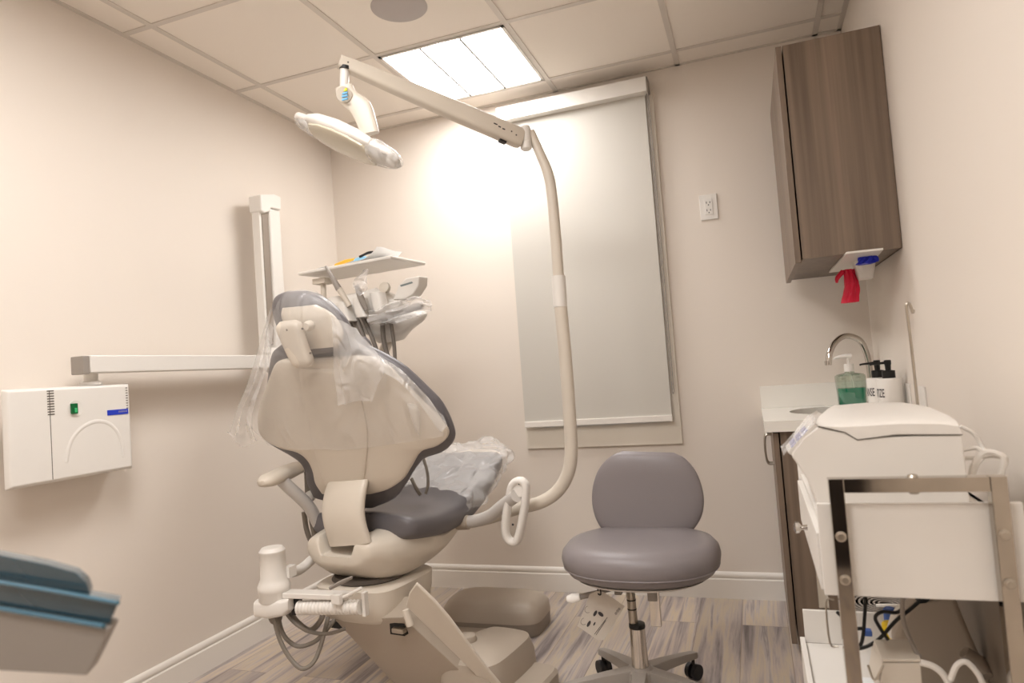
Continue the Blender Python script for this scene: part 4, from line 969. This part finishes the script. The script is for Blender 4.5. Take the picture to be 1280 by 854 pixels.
for pts, r in (([(446, 380), (450, 390), (456, 402), (462, 415), (468, 430), (473, 445)], .009), ([(440, 398), (446, 410), (452, 424), (456, 440)], .011), ([(446, 398), (452, 415), (460, 435)], .011), ([(478, 400), (479, 420), (482, 436), (485, 446)], .010), ([(488, 400), (491, 418), (493, 436), (494, 455)], .008), ([(438, 398), (441, 410), (446, 425)], .009)):
    obj('instrument_hose', B().tube([P(x, y, Y=2.43) for x, y in pts], r, 10), 'dhose', du)
obj('support_arm', B().tube([P(486, 425, Y=2.52), P(470, 470, Y=2.6), P(470, 560, Y=2.62), P(490, 640, Y=2.6)], .022, 14), 'shell', du)
# film on handpiece and delivery head
def crinkle(rowspx, Y, amp, seed, sub=4):
    rows_ = []
    for i, r in enumerate(rowspx):
        rows_.append(crs([P(x, y, Y=Y if len(q_) < 3 else q_[2]) for q_ in r for x, y in [q_[:2]]], sub))
    cols = list(zip(*rows_)); cols = [crs(c, sub) for c in cols]; rows_ = list(zip(*cols)); out = []
    for i, r in enumerate(rows_):
        out.append([p+V((noise.noise(V((i*.35, j*.35, seed)))*amp*.4, noise.noise(V((i*.45, j*.5, seed+9)))*amp, noise.noise(V((i*.4, j*.3, seed+4)))*amp*.4)) for j, p in enumerate(r)])
    return B().grid(out)
b = crinkle([[(456, 338), (458, 336), (459, 338)], [(444, 350), (452, 348), (460, 352)], [(441, 358), (452, 360), (459, 360)], [(446, 368), (451, 370), (456, 368)]], 2.34, .02, 1)
tag(obj('handpiece_sleeve', b, 'film2'), 'clear pointed plastic sleeve over a handpiece on the delivery unit', 'plastic sleeve')
b = crinkle([[(462, 388), (490, 378), (515, 372), (532, 372)], [(460, 394), (490, 388), (520, 378), (540, 380)], [(462, 402), (492, 396), (520, 388), (538, 388)], [(474, 408), (496, 404), (518, 396), (530, 394)]], 2.33, .03, 2)
tag(obj('head_sleeve', b, 'film2'), 'crumpled clear plastic film wrapped around the delivery unit front bar', 'plastic sleeve')
# supplies on tray
b = crinkle([[(428, 332), (450, 328), (475, 326), (498, 312)], [(418, 337), (448, 334), (475, 331), (500, 318)]], 2.48, .004, 3)
ctr = TC+ZZ*.018
def tp(x, y, z=0): return TC+Lt*x+F*y+ZZ*(.016+z)
rows_ = []
for i in range(8):
    rows_.append([tp(-.17+.34*j/14, -.10+.17*i/7, .002+.045*max(0, (j-9)/5)**2+.003*math.sin(j*.9+i)) for j in range(15)])
b = B().grid(rows_); bmesh.ops.solidify(b.bm, geom=b.bm.faces[:], thickness=.001)
tag(obj('tray_paper', b, 'paper'), 'white tray liner with a curled end on the delivery tray', 'paper')
tag(obj('orange_pouch', B().tube([tp(-.11, -.04, .018), tp(-.06, -.035, .026), tp(-.01, -.03, .030)], [.008, .012, .008], 10, flat=.5), 'orange'), 'orange pouch lying on the delivery tray', 'pouch')
tag(obj('blue_pouch', B().tube([tp(-.03, -.03, .022), tp(.02, -.025, .028), tp(.05, -.02, .026)], [.010, .016, .010], 10, flat=.5), 'lblue'), 'light blue packet lying on the delivery tray', 'packet')
tag(obj('dental_mirror', B().tube([tp(.02, -.03, .036), tp(.045, -.03, .042), tp(.065, -.03, .046), tp(.09, -.03, .046)], [.006, .005, .006, .005], 8), 'dark'), 'small dark instrument lying across the packets on the tray', 'instrument')

# ============================================================ PLASTIC COVERS on the chair
def drape(rows, base, n, amp, seed, offs, sub=3):
    R_ = []
    for r, of in zip(rows, offs):
        pts = []
        for k, q in enumerate(r):
            o2 = of[k] if isinstance(of, (list, tuple)) else of
            pts.append(PP(q[0], q[1], base+n*o2, n))
        R_.append(crs(pts, sub))
    cols = [crs(c, sub) for c in zip(*R_)]; R_ = list(zip(*cols)); out = []
    for i, r in enumerate(R_):
        out.append([p+n*(noise.noise(V((i*.12, j*.55, seed)))*amp)+Lt*(noise.noise(V((i*.2, j*.4, seed+3)))*amp*.5) for j, p in enumerate(r)])
    return B().grid(out)
hood = [[(352, 366), (362, 363), (376, 362), (390, 363), (400, 368)],
        [(345, 378), (358, 376), (378, 374), (400, 376), (420, 385)],
        [(338, 402), (356, 402), (382, 402), (410, 404), (436, 408)],
        [(328, 432), (350, 434), (380, 436), (415, 434), (452, 430)],
        [(318, 458), (340, 462), (375, 466), (420, 460), (490, 455)],
        [(306, 490), (330, 498), (375, 505), (430, 500), (527, 490)],
        [(296, 520), (322, 532), (370, 540), (440, 538), (553, 522)],
        [(318, 540), (336, 556), (380, 562), (450, 562), (556, 545)]]
b = drape(hood, BP, bn, .018, 1, [[-.06, -.02, .0, -.02, -.06], [-.03, .03, .05, .03, -.03], [-.02, .05, .085, .05, -.02], [.0, .05, .085, .05, -.02], [.02, .03, .06, .03, 0], [.03, .015, .03, .018, .005], [.03, .012, .025, .018, .005], [.01, .01, .025, .018, .005]])
hc_ = tag(obj('headrest_cover', b, 'film'), 'clear plastic bag pulled over the headrest and chair back', 'plastic cover')
flap = [[(414, 395), (425, 400), (436, 405), (446, 415)], [(418, 425), (432, 428), (448, 432), (468, 440)], [(418, 455), (435, 455), (455, 456), (480, 462)], [(420, 482), (436, 480), (452, 480), (470, 482)], [(422, 507), (436, 504), (450, 503), (464, 504)]]
b = drape(flap, BP, bn, .02, 5, [.02, .035, .04, .045, .045])
tag(obj('bag_flap', b, 'film2'), 'loose plastic bag corner hanging over the right of the chair back', 'plastic cover')
bun = [[(338, 384), (334, 398), (340, 410)], [(322, 440), (328, 446), (338, 450)], [(306, 484), (314, 486), (324, 482)], [(298, 505), (306, 510), (318, 508)], [(284, 540), (300, 545), (322, 535)], [(282, 541), (302, 560), (326, 548)]]
b = drape(bun, BP, bn, .035, 8, [.0, .02, .04, .05, .045, .045])
tag(obj('bag_corner', b, 'film2'), 'bunched plastic bag corner hanging off the left of the chair back', 'plastic cover')
# film along right edge of back upholstery
edge = [[(432, 415), (444, 425), (452, 438)], [(452, 432), (470, 448), (474, 462)], [(478, 448), (496, 462), (500, 476)], [(510, 472), (524, 486), (522, 498)], [(536, 498), (546, 512), (540, 522)], [(550, 515), (560, 530), (552, 540)]]
b = drape(edge, BP, bn, .022, 12, [[-.05, -.015, .0]]*6)
tag(obj('bag_edge', b, 'film2'), 'crinkled plastic gathered along the right edge of the chair back', 'plastic cover')
# leg rest cover
ss2 = [(.34, .268, .685, .10), (.45, .268, .712, .13), (.55, .262, .745, .15), (.65, .25, .782, .14), (.74, .235, .797, .12), (.82, .21, .797, .09), (.89, .18, .795, .07), (.95, .10, .80, .04), (1.0, .05, .805, .05), (1.03, .045, .80, .04)]
pts = crs([V((a, b_, c)) for a, b_, c, d in ss2], 10); ths = crs([V((d, 0, 0)) for a, b_, c, d in ss2], 10); secs = []
for i, (p, t_) in enumerate(zip(pts, ths)):
    r = seat_sec(p.x, p.y, p.z, t_.x); r = crs(r, 4, True)
    ring = []
    for q in r:
        dv, _ = noise.voronoi(V((q.x*11, q.y*8, q.z*11))); ring.append(q+(q-cp_(p.x, 0, p.z-t_.x/2)).normalized()*(.003+.040*min(.6, dv[1]-dv[0])+.006*noise.noise(q*34)))
    secs.append(ring)
b = B().loft(secs, cap=False)
tag(obj('footrest_cover', b, 'film3'), 'crinkled clear plastic cover over the foot end of the chair', 'plastic cover')

# ============================================================ STOOL
SY = 2.25
so = P(800, 828, Y=SY); sx_ = so.x
so = V((sx_, SY, 0))
stl = thing('operator_stool', 'grey vinyl wheeled stool standing in front of the window', 'stool', so)
sc_ = V((P(801, 700, Y=SY).x, SY, 0))
zt_s = .575
secs = []
for z_, w_, d_2 in ((.435, .14, .13), (.437, .20, .18), (.452, .235, .205), (.478, .2525, .22), (.50, .2565, .225), (.522, .252, .22), (.540, .236, .205), (.552, .20, .17), (.556, .13, .11), (.5565, .04, .03)):
    secs.append(sect((sc_.x, SY, z_), (1, 0, 0), w_, (0, 1, 0), d_2, 48, 2.35))
obj('seat', B().loft(secs), 'stoolv', stl)
obj('seat_piping', B().loft([sect((sc_.x, SY, z_), (1, 0, 0), w_, (0, 1, 0), d_2, 48, 2.35) for z_, w_, d_2 in ((.469, .2485, .216), (.472, .2524, .2204), (.475, .2515, .219))]), 'stoolv', stl)
obj('seat_pan', B().loft([sect((sc_.x, SY, z_), (1, 0, 0), w_, (0, 1, 0), d_2, 48, 2.35) for z_, w_, d_2 in ((.425, .15, .13), (.43, .20, .18), (.438, .215, .19))]), 'white', stl)
YK = SY+.17
bp0 = P(810, 610, Y=YK)
rows = [((778, 564), (842, 566), .3), ((764, 570), (856, 573), .8), ((750, 584), (869, 588)), ((742, 604), (877, 607)), ((740, 626), (880, 628)), ((744, 646), (876, 648)), ((754, 664), (864, 666), .95), ((768, 680), (850, 682), .6)]
obj('backrest', loftpx(rows, bp0, V((0, -1, .12)), .032, e=2.6, N=40, k=5), 'stoolv', stl)
bx_ = P(808, 700, Y=YK).x
obj('back_bar', B().tube([(bx_, YK+.05, .66), (bx_, YK+.055, .50), (bx_, YK+.03, .41), (bx_, YK-.05, .395)], .012, 10), 'chrome', stl)
obj('mechanism', B().ob((sc_.x-.02, SY, .412), (1, 0, 0), (0, 1, 0), ZZ, .055, .07, .014), 'dark', stl, .004)
obj('mount_bracket', B().ob((sc_.x-.075, SY-.02, .40), (1, 0, 0), (0, 1, 0), ZZ, .012, .03, .024).ob((sc_.x+.035, SY-.02, .392), (1, 0, 0), (0, 1, 0), ZZ, .015, .03, .032), 'greyp', stl, .003)
vb = P(819, 760, Y=SY-.03)
obj('back_adjuster', B().bx(vb.x-.017, vb.x+.017, SY-.04, SY-.02, P(819, 778, Y=SY).z, .43), 'chrome', stl, .003)
obj('gas_rod', B().cyl((sx_-.010, SY, .25), (sx_-.014, SY, .41), .0145), 'steel', stl)
b = B()
for z_ in (.345, .315): b.cyl((sx_-.012, SY, z_), (sx_-.012, SY, z_+.004), .0152)
obj('rod_rings', b, 'dark', stl)
zc_ = P(805, 785, Y=SY).z
obj('column', B().lathe((sx_, SY, 0), [(.030, .12), (.028, .13), (.0255, zc_-.02), (.0255, zc_)], n=32), 'chrome', stl)
obj('column_collar', B().lathe((sx_, SY, zc_), [(.026, 0), (.027, .004), (.026, .014), (.015, .016)], n=32), 'black', stl)
obj('hub', B().lathe((sx_, SY, .085), [(.045, 0), (.055, .01), (.05, .035), (.034, .048)], n=32), 'greyp', stl)
for k in range(5):
    a = math.radians(-90+72*k+4); d_ = V((math.cos(a), math.sin(a), 0)); s2 = V((-d_.y, d_.x, 0))
    secs = []
    for r_, w_, z0_, z1_ in ((.03, .030, .092, .128), (.12, .024, .088, .118), (.22, .019, .078, .103), (.275, .017, .072, .093), (.292, .010, .072, .088)):
        c_ = so+d_*r_; secs.append([c_-s2*w_+ZZ*z0_, c_+s2*w_+ZZ*z0_, c_+s2*w_*.8+ZZ*z1_, c_-s2*w_*.8+ZZ*z1_])
    lg = obj('leg', B().loft(secs), 'greyp', stl, .004, 2)
    c_ = so+d_*.272
    b = B().cyl(c_-s2*.022+ZZ*.027, c_-s2*.006+ZZ*.027, .026).cyl(c_+s2*.006+ZZ*.027, c_+s2*.022+ZZ*.027, .026).cyl(c_+ZZ*.03, c_+ZZ*.075, .006)
    obj('caster', b, 'dark', lg, .002)
# height lever
l_ = [P(770, 735, Y=SY-.02), P(755, 739, Y=SY-.04), P(735, 744, Y=SY-.05), P(718, 748, Y=SY-.06)]
lv = obj('height_lever', B().tube(l_, [.006, .008, .010, .010], 12, flat=.7), 'greyp', stl)
obj('lever_tip', B().tube([P(725, 746, Y=SY-.06), P(716, 748, Y=SY-.06), P(709, 749, Y=SY-.06)], [.013, .017, .011], 12, flat=.7), 'white', lv)
# paper tag hanging from lever
tg = thing('paper_tag', 'white printed paper tag hanging from the stool lever', 'tag', P(749, 742, Y=SY-.07))
YT = SY-.08; tq = [(737, 743), (746, 739), (754, 740), (781, 758), (755, 800), (748, 801), (722, 783)]
tn = V((0, -1, .0)); tqp = [P(x, y, Y=YT) for x, y in tq]
obj('tag_card', B().prism(tqp, (0, .0008, 0)), 'card', tg)
def tpx(x, y, o=.0004): return P(x, y, Y=YT-o)
b = B()
for ln in (((759, 772), (743, 793)), ((757, 776), (745, 794))):
    a_, c_ = tpx(*ln[0]), tpx(*ln[1]); b.ob((a_+c_)/2, (c_-a_).normalized(), V((0, -1, 0)).cross((c_-a_).normalized()), (0, 1, 0), (a_-c_).length/2, .0007, .0003)
for x, y, ra_, rb_, an_ in ((744, 767, .011, .0045, 1.0), (751, 768, .010, .006, -.7), (736, 780, .012, .0045, 1.0), (743, 780, .007, .0025, 1.0)):
    c_ = tpx(x, y); ca, sa = math.cos(an_), math.sin(an_)
    b.prism([c_+V((ca*ra_*math.cos(q*.4)-sa*rb_*math.sin(q*.4), 0, sa*ra_*math.cos(q*.4)+ca*rb_*math.sin(q*.4))) for q in range(15)], (0, .0003, 0))
for x, y in ((735, 762), (730, 777)):
    c_ = tpx(x, y); b.tube([c_+V((.011*math.cos(q*.5+1.2), 0, .011*math.sin(q*.5-2.2))) for q in range(8)], .0005, 5)
for i, (x, y) in enumerate(((770, 767), (772, 764), (774, 761.5))):
    c_ = tpx(x, y); b.tube([c_+V((.003*math.cos(q*1.05), 0, .003*math.sin(q*1.05))) for q in range(6)], .0007, 5, closed=True)
obj('tag_print', b, 'ink', tg)
obj('tag_tie', B().tube([P(747, 737, Y=SY-.06), P(750, 736, Y=SY-.08), P(751, 743, Y=YT-.002), P(748, 743, Y=YT-.002), P(747, 737, Y=SY-.06)], .002, 6), 'black', tg)

# ============================================================ FOREGROUND wall-side unit, bottom left, close to the camera
fy = .55
fg = thing('instrument_tray', 'blurred grey-beige box with a teal lid at the bottom left corner', 'box', P(20, 800, Y=fy))
q_ = [P(x, y, Y=fy) for x, y in ((-60, 745), (131, 779), (144, 758), (112, 846), (105, 850), (-60, 830))]
bod = [P(x, y, Y=fy) for x, y in ((-60, 752), (138, 785), (108, 846), (-60, 836))]
obj('box_body', B().prism(bod, (-.02, .03, 0)), 'greyp', fg, .004)
rim = [P(x, y, Y=fy+.004) for x, y in ((-60, 715), (148, 753), (136, 782), (-60, 748))]
obj('tray_rim', B().prism(rim, (-.02, .022, 0)), 'tealp', fg, .003)
obj('rim_band', B().tube([P(-60, 719, Y=fy), P(60, 738, Y=fy), P(148, 754, Y=fy)], .0022, 8).tube([P(-60, 751, Y=fy-.002), P(60, 771, Y=fy-.002), P(130, 783, Y=fy-.002)], .0028, 8), 'tealr', fg)
lidq = [P(x, y, Y=fy+.012) for x, y in ((-60, 683), (0, 694), (60, 706), (95, 716), (108, 728), (113, 744), (-60, 720))]
obj('lid', B().prism(lidq, (-.02, .02, 0)), 'tealp', fg, .003)
